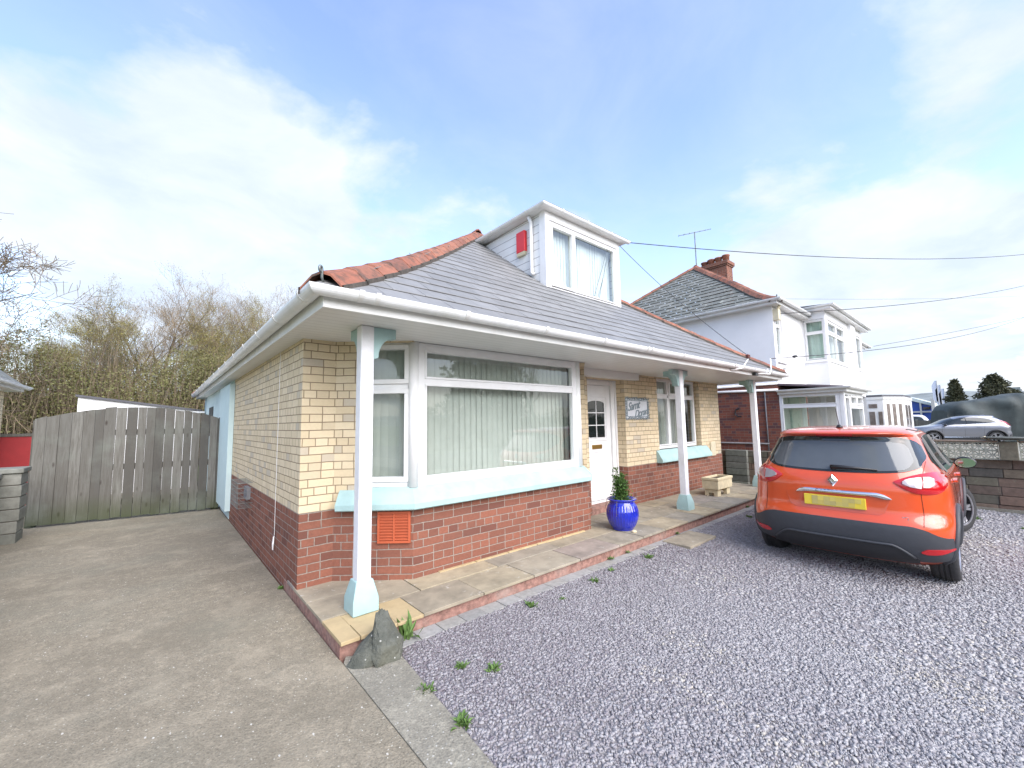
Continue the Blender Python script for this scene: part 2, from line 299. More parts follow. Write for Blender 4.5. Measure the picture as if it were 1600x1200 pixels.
# ------------------------------------------------------------------ mesh helper
class MB:
    def __init__(s): s.v = []; s.f = []; s.m = []; s.r = []
    def add(s, vs, fs, mi=0, r=None):
        o = len(s.v); s.v.extend([tuple(map(float, p)) for p in vs])
        if r is None: r = rng.random()
        for f in fs: s.f.append(tuple(i+o for i in f)); s.m.append(mi); s.r.append(r)
        return s
    def box(s, a, b, mi=0, r=None, mat=None):
        x0, y0, z0 = a; x1, y1, z1 = b
        vs = [(x0, y0, z0), (x1, y0, z0), (x1, y1, z0), (x0, y1, z0), (x0, y0, z1), (x1, y0, z1), (x1, y1, z1), (x0, y1, z1)]
        if mat: vs = [mat @ Vector(v) for v in vs]
        return s.add(vs, [(0, 3, 2, 1), (4, 5, 6, 7), (0, 1, 5, 4), (1, 2, 6, 5), (2, 3, 7, 6), (3, 0, 4, 7)], mi, r)
    def obox(s, o, u, n, a, b, c, mi=0, r=None):
        """box in wall coordinates: a along u, b along the outward normal n, c in height"""
        P = lambda i, j, k: (o[0]+u[0]*i+n[0]*j, o[1]+u[1]*i+n[1]*j, (o[2] if len(o) > 2 else 0)+k)
        vs = [P(a[i], b[j], c[k]) for k in (0, 1) for i, j in ((0, 0), (1, 0), (1, 1), (0, 1))]
        return s.add(vs, [(0, 3, 2, 1), (4, 5, 6, 7), (0, 1, 5, 4), (1, 2, 6, 5), (2, 3, 7, 6), (3, 0, 4, 7)], mi, r)
    def quad(s, *p, mi=0, r=None): return s.add(p, [tuple(range(len(p)))], mi, r)
    def prism(s, pts, d, mi=0, r=None):
        """closed prism: polygon pts (3-D) swept by vector d"""
        n = len(pts); q = [tuple(p[i]+d[i] for i in range(3)) for p in pts]
        fs = [tuple(range(n))[::-1], tuple(range(n, 2*n))] + [(i, (i+1) % n, n+(i+1) % n, n+i) for i in range(n)]
        return s.add(list(pts)+q, fs, mi, r)
    def tube(s, pts, rad, n=8, mi=0, r=None, cap=True):
        pts = [Vector(p) for p in pts]; k = len(pts)
        rad = rad if isinstance(rad, (list, tuple)) else [rad]*k
        vs = []; prev = None
        for i, p in enumerate(pts):
            t = (pts[min(i+1, k-1)]-pts[max(i-1, 0)]).normalized()
            if prev is None: a = t.orthogonal().normalized()
            else:
                a = prev-t*prev.dot(t)
                a = a.normalized() if a.length > 1e-6 else t.orthogonal().normalized()
            prev = a; b = t.cross(a)
            for j in range(n):
                w = 2*math.pi*j/n; vs.append(p+(a*math.cos(w)+b*math.sin(w))*rad[i])
        fs = [(i*n+j, i*n+(j+1) % n, (i+1)*n+(j+1) % n, (i+1)*n+j) for i in range(k-1) for j in range(n)]
        if cap: fs += [tuple(range(n))[::-1], tuple(range((k-1)*n, k*n))]
        return s.add(vs, fs, mi, r)
    def lathe(s, prof, c=(0, 0, 0), n=32, mi=0, axis='Z', flute=0, flrange=None, nfl=0, cap=True):
        vs = []
        for (rr, z) in prof:
            for j in range(n):
                w = 2*math.pi*j/n; q = rr
                if flute and flrange[0] < z < flrange[1]:
                    e = min(1, (z-flrange[0])/.03, (flrange[1]-z)/.03); q = rr-flute*e*(abs(math.sin(w*nfl/2))**.6 < .45)*1.0
                x, y = q*math.cos(w), q*math.sin(w)
                vs.append({'Z': (c[0]+x, c[1]+y, c[2]+z), 'Y': (c[0]+x, c[1]+z, c[2]+y), 'X': (c[0]+z, c[1]+x, c[2]+y)}[axis])
        k = len(prof)
        fs = [(i*n+j, i*n+(j+1) % n, (i+1)*n+(j+1) % n, (i+1)*n+j) for i in range(k-1) for j in range(n)]
        if cap and prof[0][0] > 1e-4: fs.append(tuple(range(n))[::-1])
        if cap and prof[-1][0] > 1e-4: fs.append(tuple(range((k-1)*n, k*n)))
        return s.add(vs, fs, mi)
    def build(s, name, mats, parent=None, smooth=False, bevel=0, fixn=True, origin=None):
        me = bpy.data.meshes.new(name)
        org = np.array(parent['org'] if (parent is not None and 'org' in parent) else (origin or (0, 0, 0)), float)
        v = np.array(s.v, float)-org
        me.from_pydata(v.tolist(), [], s.f)
        mats = mats if isinstance(mats, (list, tuple)) else [mats]
        for m in mats: me.materials.append(M[m] if isinstance(m, str) else m)
        me.polygons.foreach_set('material_index', s.m)
        at = me.attributes.new('rnd', 'FLOAT', 'FACE'); at.data.foreach_set('value', s.r)
        if fixn:
            bm = bmesh.new(); bm.from_mesh(me); bmesh.ops.recalc_face_normals(bm, faces=bm.faces); bm.to_mesh(me); bm.free()
        # wall UVs in metres from the face normal
        nl = len(me.loops); uv = me.uv_layers.new(name='UVMap')
        vi = np.zeros(nl, int); me.loops.foreach_get('vertex_index', vi)
        nf = len(me.polygons); nn = np.zeros(nf*3); me.polygons.foreach_get('normal', nn); nn = nn.reshape(-1, 3)
        lt = np.zeros(nf, int); me.polygons.foreach_get('loop_total', lt)
        fn = np.repeat(nn, lt, axis=0); P = v[vi]+org
        hz = np.hypot(fn[:, 0], fn[:, 1])+1e-9
        u = np.where(np.abs(fn[:, 2]) > .75, P[:, 0], (P[:, 0]*-fn[:, 1]+P[:, 1]*fn[:, 0])/hz)
        w = np.where(np.abs(fn[:, 2]) > .75, P[:, 1], P[:, 2])
        uv.data.foreach_set('uv', np.stack([u, w], 1).ravel())
        if smooth: me.polygons.foreach_set('use_smooth', [True]*nf)
        me.update()
        o = bpy.data.objects.new(name, me); col.objects.link(o)
        if parent is not None:
            o.parent = parent
            if 'org' in parent: o['org'] = tuple(parent['org'])
        else: o.location = tuple(org); o['org'] = tuple(org)
        if bevel:
            b = o.modifiers.new('bevel', 'BEVEL'); b.width = bevel; b.segments = 2; b.limit_method = 'ANGLE'; b.angle_limit = R_(35)
            if smooth is False:
                me.polygons.foreach_set('use_smooth', [True]*nf); b.harden_normals = True
        return o

def tag(o, label, cat=None, group=None, kind=None):
    if label: o['label'] = label
    if cat: o['category'] = cat
    if group: o['group'] = group
    if kind: o['kind'] = kind
    return o
def thing(name, label, cat, loc=(0, 0, 0), group=None):
    o = bpy.data.objects.new(name, None); col.objects.link(o); o.location = loc; o['org'] = tuple(map(float, loc))
    o.empty_display_size = .2
    return tag(o, label, cat, group)
def copy_tree(o, parent=None):
    c = o.copy(); col.objects.link(c); c.parent = parent
    for ch in [x for x in bpy.data.objects if x.parent == o]: copy_tree(ch, c)
    return c

# ------------------------------------------------------------------ camera
H = 1.55
RM = ((0.75865424, -0.04742213, -0.64976526), (-0.65125826, -0.08200021, -0.75441278), (-0.01750503, 0.99550344, -0.09309386))
cam = bpy.data.objects.new('camera', bpy.data.cameras.new('camera')); col.objects.link(cam)
cam.matrix_world = Matrix.Translation((0, 0, H)) @ Matrix(RM).to_4x4()
cam.data.sensor_width = 36; cam.data.lens = 644/1600*36; cam.data.clip_end = 3000; cam.data.clip_start = .05
sc.camera = cam

# ------------------------------------------------------------------ wall / window tools
def wall(mb, p0, p1, z0, z1, opens=(), depth=.24, reveal=.12, mi=0, back=True):
    """outer skin of a wall from p0 to p1 with rectangular holes (u0,u1,z0,z1) and reveals"""
    d = Vector((p1[0]-p0[0], p1[1]-p0[1])); L = d.length; d /= L; n = (d.y, -d.x)   # outward = right of p0->p1
    us = sorted({0, L, *[max(0, o[0]) for o in opens], *[min(L, o[1]) for o in opens]}); zs = sorted({z0, z1, *[o[2] for o in opens], *[o[3] for o in opens]})
    P = lambda u, z, k=0: (p0[0]+d.x*u-n[0]*k, p0[1]+d.y*u-n[1]*k, z)
    for i in range(len(us)-1):
        for j in range(len(zs)-1):
            uc, zc = (us[i]+us[i+1])/2, (zs[j]+zs[j+1])/2
            if zs[j] < z0-1e-6 or zs[j+1] > z1+1e-6: continue
            if any(o[0] < uc < o[1] and o[2] < zc < o[3] for o in opens): continue
            mb.quad(P(us[i], zs[j]), P(us[i+1], zs[j]), P(us[i+1], zs[j+1]), P(us[i], zs[j+1]), mi=mi)
    for (a, b, c, e) in opens:
        c = max(c, z0); e = min(e, z1)
        if e <= c: continue
        if a > 0: mb.quad(P(a, c), P(a, e), P(a, e, reveal), P(a, c, reveal), mi=mi)
        if b < L: mb.quad(P(b, c), P(b, c, reveal), P(b, e, reveal), P(b, e), mi=mi)
        if c > z0: mb.quad(P(a, c), P(a, c, reveal), P(b, c, reveal), P(b, c), mi=mi)
        if e < z1: mb.quad(P(a, e), P(b, e), P(b, e, reveal), P(a, e, reveal), mi=mi)
    return mb

def window(parent, o, ang, W, z0, z1, lights, inset=0, fw=.055, fd=.07, name='window', backing='blind', mat='upvc', slats=True, gap=.16, side=None):
    """white frame with sashes. o = lower-left outer corner on plan, ang = direction of the wall, lights = (u0,u1,z0,z1,opening)"""
    u = (math.cos(ang), math.sin(ang)); n = (u[1], -u[0]); O = (o[0]-n[0]*inset, o[1]-n[1]*inset, 0)
    fr = MB()
    fr.obox(O, u, n, (0, W), (-fd, 0), (z0, z0+fw)); fr.obox(O, u, n, (0, W), (-fd, 0), (z1-fw, z1))
    fr.obox(O, u, n, (0, fw), (-fd, 0), (z0+fw, z1-fw)); fr.obox(O, u, n, (W-fw, W), (-fd, 0), (z0+fw, z1-fw))
    for q in lights[1:]:
        pass
    fo = fr.build(name, mat, parent, bevel=.004)
    bars = MB(); gl = MB()
    for (a, b, c, e, op) in lights:
        w = .045 if op else .022; pr = .018 if op else .006
        bars.obox(O, u, n, (a, b), (-fd+.012, pr), (c, c+w)); bars.obox(O, u, n, (a, b), (-fd+.012, pr), (e-w, e))
        bars.obox(O, u, n, (a, a+w), (-fd+.012, pr), (c+w, e-w)); bars.obox(O, u, n, (b-w, b), (-fd+.012, pr), (c+w, e-w))
        y = -fd*.5
        gl.add([(O[0]+u[0]*s+n[0]*y, O[1]+u[1]*s+n[1]*y, z) for s, z in ((a+w-.004, c+w-.004), (b-w+.004, c+w-.004), (b-w+.004, e-w+.004), (a+w-.004, e-w+.004))], [(0, 1, 2, 3)])
    # mullions and transoms fill between lights
    mu = MB()
    xs = sorted({round(q[0], 3) for q in lights})
    for i, A in enumerate(lights):
        for B in lights:
            if abs(A[1]-B[0]) < .12 and B[0] >= A[1]-1e-4 and abs(A[2]-B[2]) < .02:
                if B[0]-A[1] > .004: mu.obox(O, u, n, (A[1], B[0]), (-fd+.002, -.002), (A[2], A[3]))
            if abs(B[2]-A[3]) < .12 and B[2] >= A[3]-1e-4 and abs(A[0]-B[0]) < .3 and B is not A and A[0] < B[1] and B[0] < A[1]:
                if B[2]-A[3] > .004: mu.obox(O, u, n, (min(A[0], B[0]), max(A[1], B[1])), (-fd+.004, -.004), (A[3], B[2]))
    if mu.v: mu.build('mullion', mat, fo, bevel=.003)
    bars.build('sash', mat, fo, bevel=.004)
    gl.build('pane', 'glass', fo, fixn=False)
    bk = MB()
    if backing is None: return fo
    if slats:
        k = int(W/.078); y = -fd-gap
        for i in range(k):
            s = (i+.5)*W/k; a2 = ang+R_(6+rng.uniform(-3, 3)); uu = (math.cos(a2), math.sin(a2)); hw = W/k*.575
            c = (O[0]+u[0]*s+n[0]*y, O[1]+u[1]*s+n[1]*y)
            pts = []
            for t in (-1, -.5, 0, .5, 1):
                bow = .008*(1-t*t)
                pts.append((c[0]+uu[0]*t*hw+n[0]*bow, c[1]+uu[1]*t*hw+n[1]*bow))
            vs = [(p[0], p[1], z) for z in (z0+.03, z1-.02) for p in pts]
            bk.add(vs, [(j, j+1, j+6, j+5) for j in range(4)])
        bk.build('vertical_blind', backing, fo, smooth=True, fixn=False)
    else:
        y = -fd-gap; k = int(W/.03); pts = []
        for i in range(k+1):
            s = i*W/k; bow = .018*math.sin(i*1.9+math.sin(i*.7))
            pts.append((O[0]+u[0]*s+n[0]*(y+bow), O[1]+u[1]*s+n[1]*(y+bow)))
        vs = [(p[0], p[1], z) for z in (z0, z1) for p in pts]
        bk.add(vs, [(j, j+1, j+k+2, j+k+1) for j in range(k)])
        bk.build('curtain', backing, fo, smooth=True, fixn=False)
    return fo

def text_mesh(body, size, mw, parent, mat, name='lettering', shear=0, ext=.002, space=1):
    cu = bpy.data.curves.new('t', 'FONT'); cu.body = body; cu.size = size; cu.extrude = ext; cu.shear = shear; cu.align_x = 'CENTER'; cu.align_y = 'CENTER'
    cu.space_character = space; cu.offset = size*.015
    t = bpy.data.objects.new('t', cu); col.objects.link(t)
    dg = bpy.context.evaluated_depsgraph_get(); me = bpy.data.meshes.new_from_object(t.evaluated_get(dg))
    bpy.data.objects.remove(t); me.transform(mw); me.materials.clear(); me.materials.append(M[mat])
    o = bpy.data.objects.new(name, me); col.objects.link(o); o.parent = parent; return o

# ================================================================== SETTING
def struct(o): o['kind'] = 'structure'; return o
def gz(x, y):
    """height of the gravel: drops gently towards the road"""
    t = min(1, max(0, (x-1.3)/3.5)); t = t*t*(3-2*t)
    return -.012 - t*(.02+.036*max(0, min(2.9-y, 3.6)))

mb = MB(); s = 900
mb.quad((-s, -s, -.30), (s, -s, -.30), (s, s, -.30), (-s, s, -.30)); struct(mb.build('ground', 'grass'))
mb = MB(); mb.box((-2.3, -3.4, -.25), (.995, 60, 0)); mb.box((.995, -3.4, -.25), (1.0, 2.96, -.001)); struct(mb.build('driveway', 'drive'))
mb = MB(); mb.prism([(1.003, -3.4, -.2), (1.235, -3.4, -.2), (1.235, 1.6, -.2), (1.33, 2.80, -.2), (1.04, 2.97, -.2), (1.003, 2.9, -.2)], (0, 0, .203)); struct(mb.build('concrete_edging', 'kerbcon'))
mb = MB(); nx, ny = 60, 34
xs = [1.2+(11.3-1.2)*i/nx for i in range(nx+1)]; ys = [-3.4+(3.0+3.4)*j/ny for j in range(ny+1)]
vs = [(x, y, gz(x, y)) for y in ys for x in xs]
mb.add(vs, [(j*(nx+1)+i, j*(nx+1)+i+1, (j+1)*(nx+1)+i+1, (j+1)*(nx+1)+i) for j in range(ny) for i in range(nx)], 0, .5)
struct(mb.build('gravel_bed', 'gravelbase', fixn=False, smooth=True))
# loose slate chips
def on_ground(px, py):
    d = Matrix(RM) @ Vector((px-800, 600-py, -644)); t = -(H+.05)/d.z; return d.x*t, d.y*t
SANDY = [(*on_ground(1060, 1075), .10, .28), (*on_ground(1085, 1010), .16, .30), (*on_ground(1260, 1190), .2, .2), (*on_ground(1100, 900), .3, .35), (*on_ground(1470, 1050), .25, .3), (*on_ground(1540, 840), .5, .3)]
def chips(x0, x1, y0, y1, dens, smin, smax, seed):
    g = np.random.default_rng(seed); n = int((x1-x0)*(y1-y0)*dens)
    cx = g.uniform(x0, x1, n); cy = g.uniform(y0, y1, n)
    edge = np.where(cy < 1.6, 1.245, 1.245+(cy-1.6)*.082)
    keep = (cx > edge) & (cy < 2.82+.022*np.clip(cx-1.3, 0, 4)) & ~((cx > 5.05) & (cx < 5.8) & (cy > 2.56))
    # bare patches where the bed shows
    keep &= ~((np.sin(cx*3.1+cy*1.7)+np.sin(cx*1.3-cy*4.1)+g.normal(0, .6, n)) > 2.1)
    tan = np.zeros(len(cx))
    for gx, gy, ra, rb in SANDY: tan += np.exp(-((cx-gx)/ra)**2-((cy-gy)/rb)**2)
    keep &= g.random(len(cx)) > np.clip(tan, 0, 1)*.4
    cx, cy, tan = cx[keep], cy[keep], tan[keep]; n = len(cx)
    K = 6; L = smin+(smax-smin)*g.random(n)**2.2; asp = g.uniform(.45, .85, n); th = g.uniform(.002, .0045, n)
    yaw = g.uniform(0, 2*np.pi, n); tx = g.normal(0, .10, n); ty = g.normal(0, .10, n)
    t = np.clip((cx-1.3)/3.5, 0, 1); t = t*t*(3-2*t); z = -.012-t*(.02+.036*np.clip(2.9-cy, 0, 3.6))+g.uniform(.001, .010, n)
    a = (np.arange(K)[None]+g.uniform(-.3, .3, (n, K)))*2*np.pi/K; rr = g.uniform(.62, 1.15, (n, K))*.5
    px = np.cos(a)*rr*L[:, None]; py = np.sin(a)*rr*(L*asp)[:, None]
    c, s_ = np.cos(yaw)[:, None], np.sin(yaw)[:, None]; X = px*c-py*s_; Y = px*s_+py*c
    Zt = X*tx[:, None]+Y*ty[:, None]
    top = np.stack([X*.93+cx[:, None], Y*.93+cy[:, None], Zt+z[:, None]+th[:, None]], 2)
    bot = np.stack([X+cx[:, None], Y+cy[:, None], Zt+z[:, None]-.004], 2)
    v = np.concatenate([top, bot], 1).reshape(-1, 3)
    base = (np.arange(n)*2*K)[:, None]
    lt = []; ft = np.arange(K)[None]+base
    fs = np.stack([np.arange(K)+K, (np.arange(K)+1) % K+K, (np.arange(K)+1) % K, np.arange(K)], 1).ravel()[None]+base
    loops = np.concatenate([ft, fs], 1).ravel()
    tot = np.tile(np.array([K]+[4]*K), n)
    rv = np.repeat(np.clip(g.random(n)*.52+.13+np.clip((1.8-cy)*.17, -.17, .28)+.06*np.sin(cx*1.7+cy)+np.where(g.random(n) < tan*.35, .5, 0)+g.normal(0, .05, n), 0, 1), K+1)
    return v, loops, tot, rv
V, Lo, To, Rv = [], [], [], []; off = 0
for args in ((1.2, 3.9, -.5, 2.95, 9500, .007, .034, 1), (3.9, 7.2, -.9, 3.05, 3300, .011, .045, 2), (7.2, 11.25, -1.6, 3.05, 1000, .018, .065, 3), (1.2, 7.2, -2.6, -.6, 600, .02, .06, 4)):
    v, l, t, r = chips(*args); V.append(v); Lo.append(l+off); To.append(t); Rv.append(r); off += len(v)
V = np.concatenate(V); Lo = np.concatenate(Lo); To = np.concatenate(To); Rv = np.concatenate(Rv)
me = bpy.data.meshes.new('slate_chippings'); me.vertices.add(len(V)); me.vertices.foreach_set('co', V.ravel())
me.loops.add(len(Lo)); me.loops.foreach_set('vertex_index', Lo.astype(np.int32))
me.polygons.add(len(To)); me.polygons.foreach_set('loop_start', np.concatenate([[0], np.cumsum(To)[:-1]]).astype(np.int32))
me.polygons.foreach_set('loop_total', To.astype(np.int32)); me.update(calc_edges=True)
a = me.attributes.new('rnd', 'FLOAT', 'FACE'); a.data.foreach_set('value', Rv.astype(np.float32)); me.materials.append(M['chip'])
ch = bpy.data.objects.new('slate_chippings', me); col.objects.link(ch)
tag(ch, 'loose grey and purple slate chippings covering the parking area', 'gravel', kind='stuff')

# paved porch
ZP = .11
mb = MB(); mb.box((1.004, 2.985, -.2), (9.95, 4.6, .083)); struct(mb.build('porch_riser', 'riser', bevel=.004))
mb = MB(); rows = [(2.955, 3.37), (3.375, 3.79), (3.795, 4.20), (4.205, 4.45)]
for k, (ya, yb) in enumerate(rows):
    x = 1.0 if k != 0 else 1.62
    while x < 9.95:
        w = [.62, .9, .58, .62][k]*rng.uniform(.8, 1.15); x1 = min(x+w, 9.97)
        if x1-x > .06: mb.box((x, ya, .0835+rng.uniform(0, .001)), (x1-.009, yb-.004, ZP+rng.uniform(-.004, .004)))
        x = x1
struct(mb.build('porch_paving', 'slab', bevel=.004))
mb = MB()
for a, b in (((1.0, 2.95, .084), (1.13, 3.365, ZP)), ((1.135, 2.945, .084), (1.40, 3.17, ZP+.002)), ((1.405, 2.95, .084), (1.615, 3.365, ZP-.002)), ((1.135, 3.175, .084), (1.40, 3.365, ZP-.006))): mb.box(a, b)
for i in range(9): mb.box((2.15+i*.44, 3.615, ZP-.004), (2.15+i*.44+.43, 3.658, ZP+.012)) if i < 5 else None
struct(mb.build('corner_paving', 'slab_y', bevel=.004))
mb = MB(); x = 1.34
while x < 9.9:
    w = .205*rng.uniform(.93, 1.05); z = gz(x, 2.9)
    y0 = 2.825+.02*min(4, x-1.3)*.6
    if not (5.02 < x < 5.8): mb.box((x, y0+rng.uniform(-.004, .004), z-.06), (x+w-.006, 2.982, z+.010+rng.uniform(-.003, .003)))
    else: mb.box((x, 2.94, z-.05), (min(x+w-.006, 9.9), 2.982, z+.008))
    x += w
struct(mb.build('paver_edging', 'paver', bevel=.004))
mb = MB(); mb.box((5.06, 2.56, -.09), (5.78, 2.935, -.012)); struct(mb.build('stepping_slab', 'slab', bevel=.006))
# road and verge behind the camera and to the right
mb = MB(); mb.quad((-300, -14.5, -.245), (500, -14.5, -.245), (500, -6.0, -.245), (-300, -6.0, -.245)); struct(mb.build('road', 'asphalt', fixn=False))
mb = MB(); mb.box((-300, -6.0, -.28), (11.2, -3.4, -.12)); mb.box((11.5, -6.0, -.28), (500, -4.2, -.12)); struct(mb.build('pavement', 'kerbcon'))
mb = MB(); mb.quad((11.3, -4.0, -.16), (300, -4.0, -.16), (300, 12, -.16), (11.3, 12, -.16)); struct(mb.build('neighbour_forecourt', 'kerbcon', fixn=False))
# hills
mb = MB(); n = 160; vs = []
for ring, (rad, hh) in enumerate(((520, 0), (560, .55), (620, 1.0), (700, 1.0))):
    for i in range(n):
        a = 2*math.pi*i/n; h = 15+7*math.sin(a*3+1)+4*math.sin(a*7+2)+2.2*math.sin(a*17)+1.2*math.sin(a*41)
        if ring == 3: h -= 2
        vs.append((rad*math.cos(a), rad*math.sin(a), -1+hh*h))
mb.add(vs, [(r*n+i, r*n+(i+1) % n, (r+1)*n+(i+1) % n, (r+1)*n+i) for r in range(3) for i in range(n)], 0, .5)
struct(mb.build('hills', 'hill', smooth=True, fixn=False))

# ================================================================== BUNGALOW
B = thing('bungalow', 'yellow brick bungalow with slate roof, porch posts and dormer, beside the driveway', 'house', (5.5, 7.7, 0))
XL, XR, YF, YB = 1.009, 9.90, 4.15, 14.4; ZB = .7635; ZS = 2.37
bayL, bayR = (1.31, 4.15), (5.07, 4.15); b1, b2 = (1.885, 3.66), (4.50, 3.66)
DL, DR = 5.14, 6.15; WL, WR = 7.22, 8.95
def skin(z0, z1):
    m1 = MB()
    wall(m1, (XL, YB), (XL, YF), z0, z1)                      # side by the drive
    return m1
up = MB(); wall(up, (XL, 8.6), (XL, YF), ZB, ZS); upo = up.build('side_wall', 'brick_y', B, fixn=False)
up = MB(); wall(up, (XL, YF), bayL, ZB, ZS)
L = math.hypot(b1[0]-bayL[0], b1[1]-bayL[1])
wall(up, bayL, b1, ZB, ZS, [(.22, L+.01, .80, 2.36)], reveal=.1)
wall(up, b1, b2, ZB, .80); wall(up, b2, bayR, ZB, ZS, [(-.01, L-.22, .80, 2.36)], reveal=.1)
wall(up, bayR, (XR, YF), ZB, ZS, [(DL-bayR[0], DR-bayR[0], 0, 2.25), (WL-bayR[0], WR-bayR[0], .93, 2.366)], reveal=.17)
wall(up, (XR, YF), (XR, YB), ZB, ZS)
up.build('front_wall', 'brick_y2', B, fixn=False)
lo = MB(); e = .012
wall(lo, (XL-e+.012, 10.0), (XL-e+.012, YF-e), -.1, ZB); wall(lo, (XL, YF-e), (bayL[0], YF-e), 0, ZB)
wall(lo, (bayL[0], bayL[1]-e), (b1[0], b1[1]-e), 0, ZB); wall(lo, (b1[0], b1[1]-e), (b2[0], b2[1]-e), 0, ZB); wall(lo, (b2[0], b2[1]-e), (bayR[0], bayR[1]-e), 0, ZB)
wall(lo, (bayR[0], YF-e), (XR+.002, YF-e), 0, ZB, [(DL-bayR[0], DR-bayR[0], 0, ZB+1)], reveal=.17); wall(lo, (XR+.002, YF-e), (XR+.002, YB), -.1, ZB)
lo.build('plinth_wall', 'brick_r', B, fixn=False)
mb = MB(); mb.box((XL-.004, 8.6, .0), (XL+.03, YB, ZS)); mb.box((.93, 8.5, .15), (XL-.004, 9.95, 2.3)); mb.build('rendered_wall', 'aquawall', B)
mb = MB(); mb.box((.992, 12.0, 1.35), (1.004, 12.9, 2.05)); mb.build('side_window', 'dark', B)
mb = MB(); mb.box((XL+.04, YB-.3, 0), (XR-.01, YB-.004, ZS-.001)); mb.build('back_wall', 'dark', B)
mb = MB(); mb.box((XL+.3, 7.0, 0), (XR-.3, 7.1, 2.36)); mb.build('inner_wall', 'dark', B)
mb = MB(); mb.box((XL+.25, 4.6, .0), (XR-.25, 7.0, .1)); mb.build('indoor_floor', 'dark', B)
# soffit, fascia, gutter
X0, X1, Y0, Y1 = .76, 10.42, 2.88, 14.9
fx0, fx1, fy0 = .826, 10.30, 2.93
mb = MB()
mb.box((fx0+.02, fy0+.02, ZS), (fx1-.02, YF+.3, ZS+.02)); mb.box((fx0+.02, YF+.3, ZS), (XL+.1, 14.8, ZS+.02)); mb.box((XR-.1, YF+.3, ZS), (fx1-.02, 14.8, ZS+.02))
mb.box((4.9, 4.02, 2.25), (6.42, 4.149, 2.369)); mb.build('soffit', 'soffit', B)
mb = MB()
for a, b in (((fx0, fy0, ZS-.008), (fx1, fy0+.02, 2.50)), ((fx0, fy0+.02, ZS-.008), (fx0+.02, 14.8, 2.50)), ((fx1-.02, fy0+.02, ZS-.008), (fx1, 14.8, 2.50))): mb.box(a, b)
mb.box((XL+.05, YF-.06, ZS-.05), (bayL[0]+.0, YF-.002, ZS-.002)) if 0 else None
mb.build('fascia', 'upvc_d', B, bevel=.006)
def gutter(path, parent, r=.058, zt=2.485, nb=(), name='gutter'):
    """half-round gutter along a plan path (mitred), open at the top"""
    mb = MB(); prof = [(-r, .0), (-r-.004, .004), (-r-.008, -.004)]+[(-(r+.004)*math.cos(a), -(r+.004)*math.sin(a)*1.05) for a in [math.pi*k/12 for k in range(0, 13)]]+[(r, 0)]+[(-r*math.cos(a), -r*math.sin(a)*1.0) for a in [math.pi*(1-k/10) for k in range(1, 10)]]
    prof = prof[3:]
    rings = []
    for i, p in enumerate(path):
        if i == 0: d = Vector(path[1])-Vector(p); nrm = Vector((d.y, -d.x)).normalized()
        elif i == len(path)-1: d = Vector(p)-Vector(path[i-1]); nrm = Vector((d.y, -d.x)).normalized()
        else:
            d1 = (Vector(p)-Vector(path[i-1])).normalized(); d2 = (Vector(path[i+1])-Vector(p)).normalized()
            n1 = Vector((d1.y, -d1.x)); n2 = Vector((d2.y, -d2.x)); nrm = (n1+n2)/(1+n1.dot(n2))
        rings.append([(p[0]-nrm.x*q[0], p[1]-nrm.y*q[0], zt+q[1]) for q in prof])
    k = len(prof)
    for i in range(len(rings)-1):
        mb.add(rings[i]+rings[i+1], [(j, (j+1) % k, k+(j+1) % k, k+j) for j in range(k)])
    mb.add(rings[0], [tuple(range(k))]); mb.add(rings[-1], [tuple(range(k))])
    # rolled rims
    for sgn in (-1, 1):
        pass
    g = mb.build(name, 'gutter', parent, smooth=False)
    for (x, y, ang) in nb:
        bk = MB(); u = Vector((math.cos(ang), math.sin(ang))); n = Vector((u.y, -u.x))
        for w0, w1, rr in ((-.017, .017, r+.015),):
            pts = [(rr*math.cos(a), rr*math.sin(a)) for a in [math.pi+math.pi*t/12 for t in range(13)]]
            vs = []
            for w in (w0, w1):
                for (h, z) in pts+[(q[0]*.93, q[1]*.93) for q in pts[::-1]]: vs.append((x+u.x*w+n.x*h, y+u.y*w+n.y*h, zt+.006+z))
            k2 = len(pts)*2
            bk.add(vs, [(i, (i+1) % k2, k2+(i+1) % k2, k2+i) for i in range(k2)]+[tuple(range(k2)), tuple(range(k2, 2*k2))])
        bk.build('gutter_bracket', 'upvc_d', g)
    return g
gr = .056; gx0, gx1, gy = fx0-gr-.004, fx1+gr+.004, fy0-gr-.004
nb = [(x, gy, 0) for x in (1.05, 1.17, 1.95, 2.9, 3.85, 4.75, 4.85, 5.7, 6.6, 7.5, 8.4, 9.3, 10.1)]+[(gx0, y, -math.pi/2) for y in [3.1+.8*i for i in range(15)]]
gutter([(gx0, 14.8), (gx0, gy), (gx1, gy), (gx1, 14.8)], B, gr, 2.485, nb)
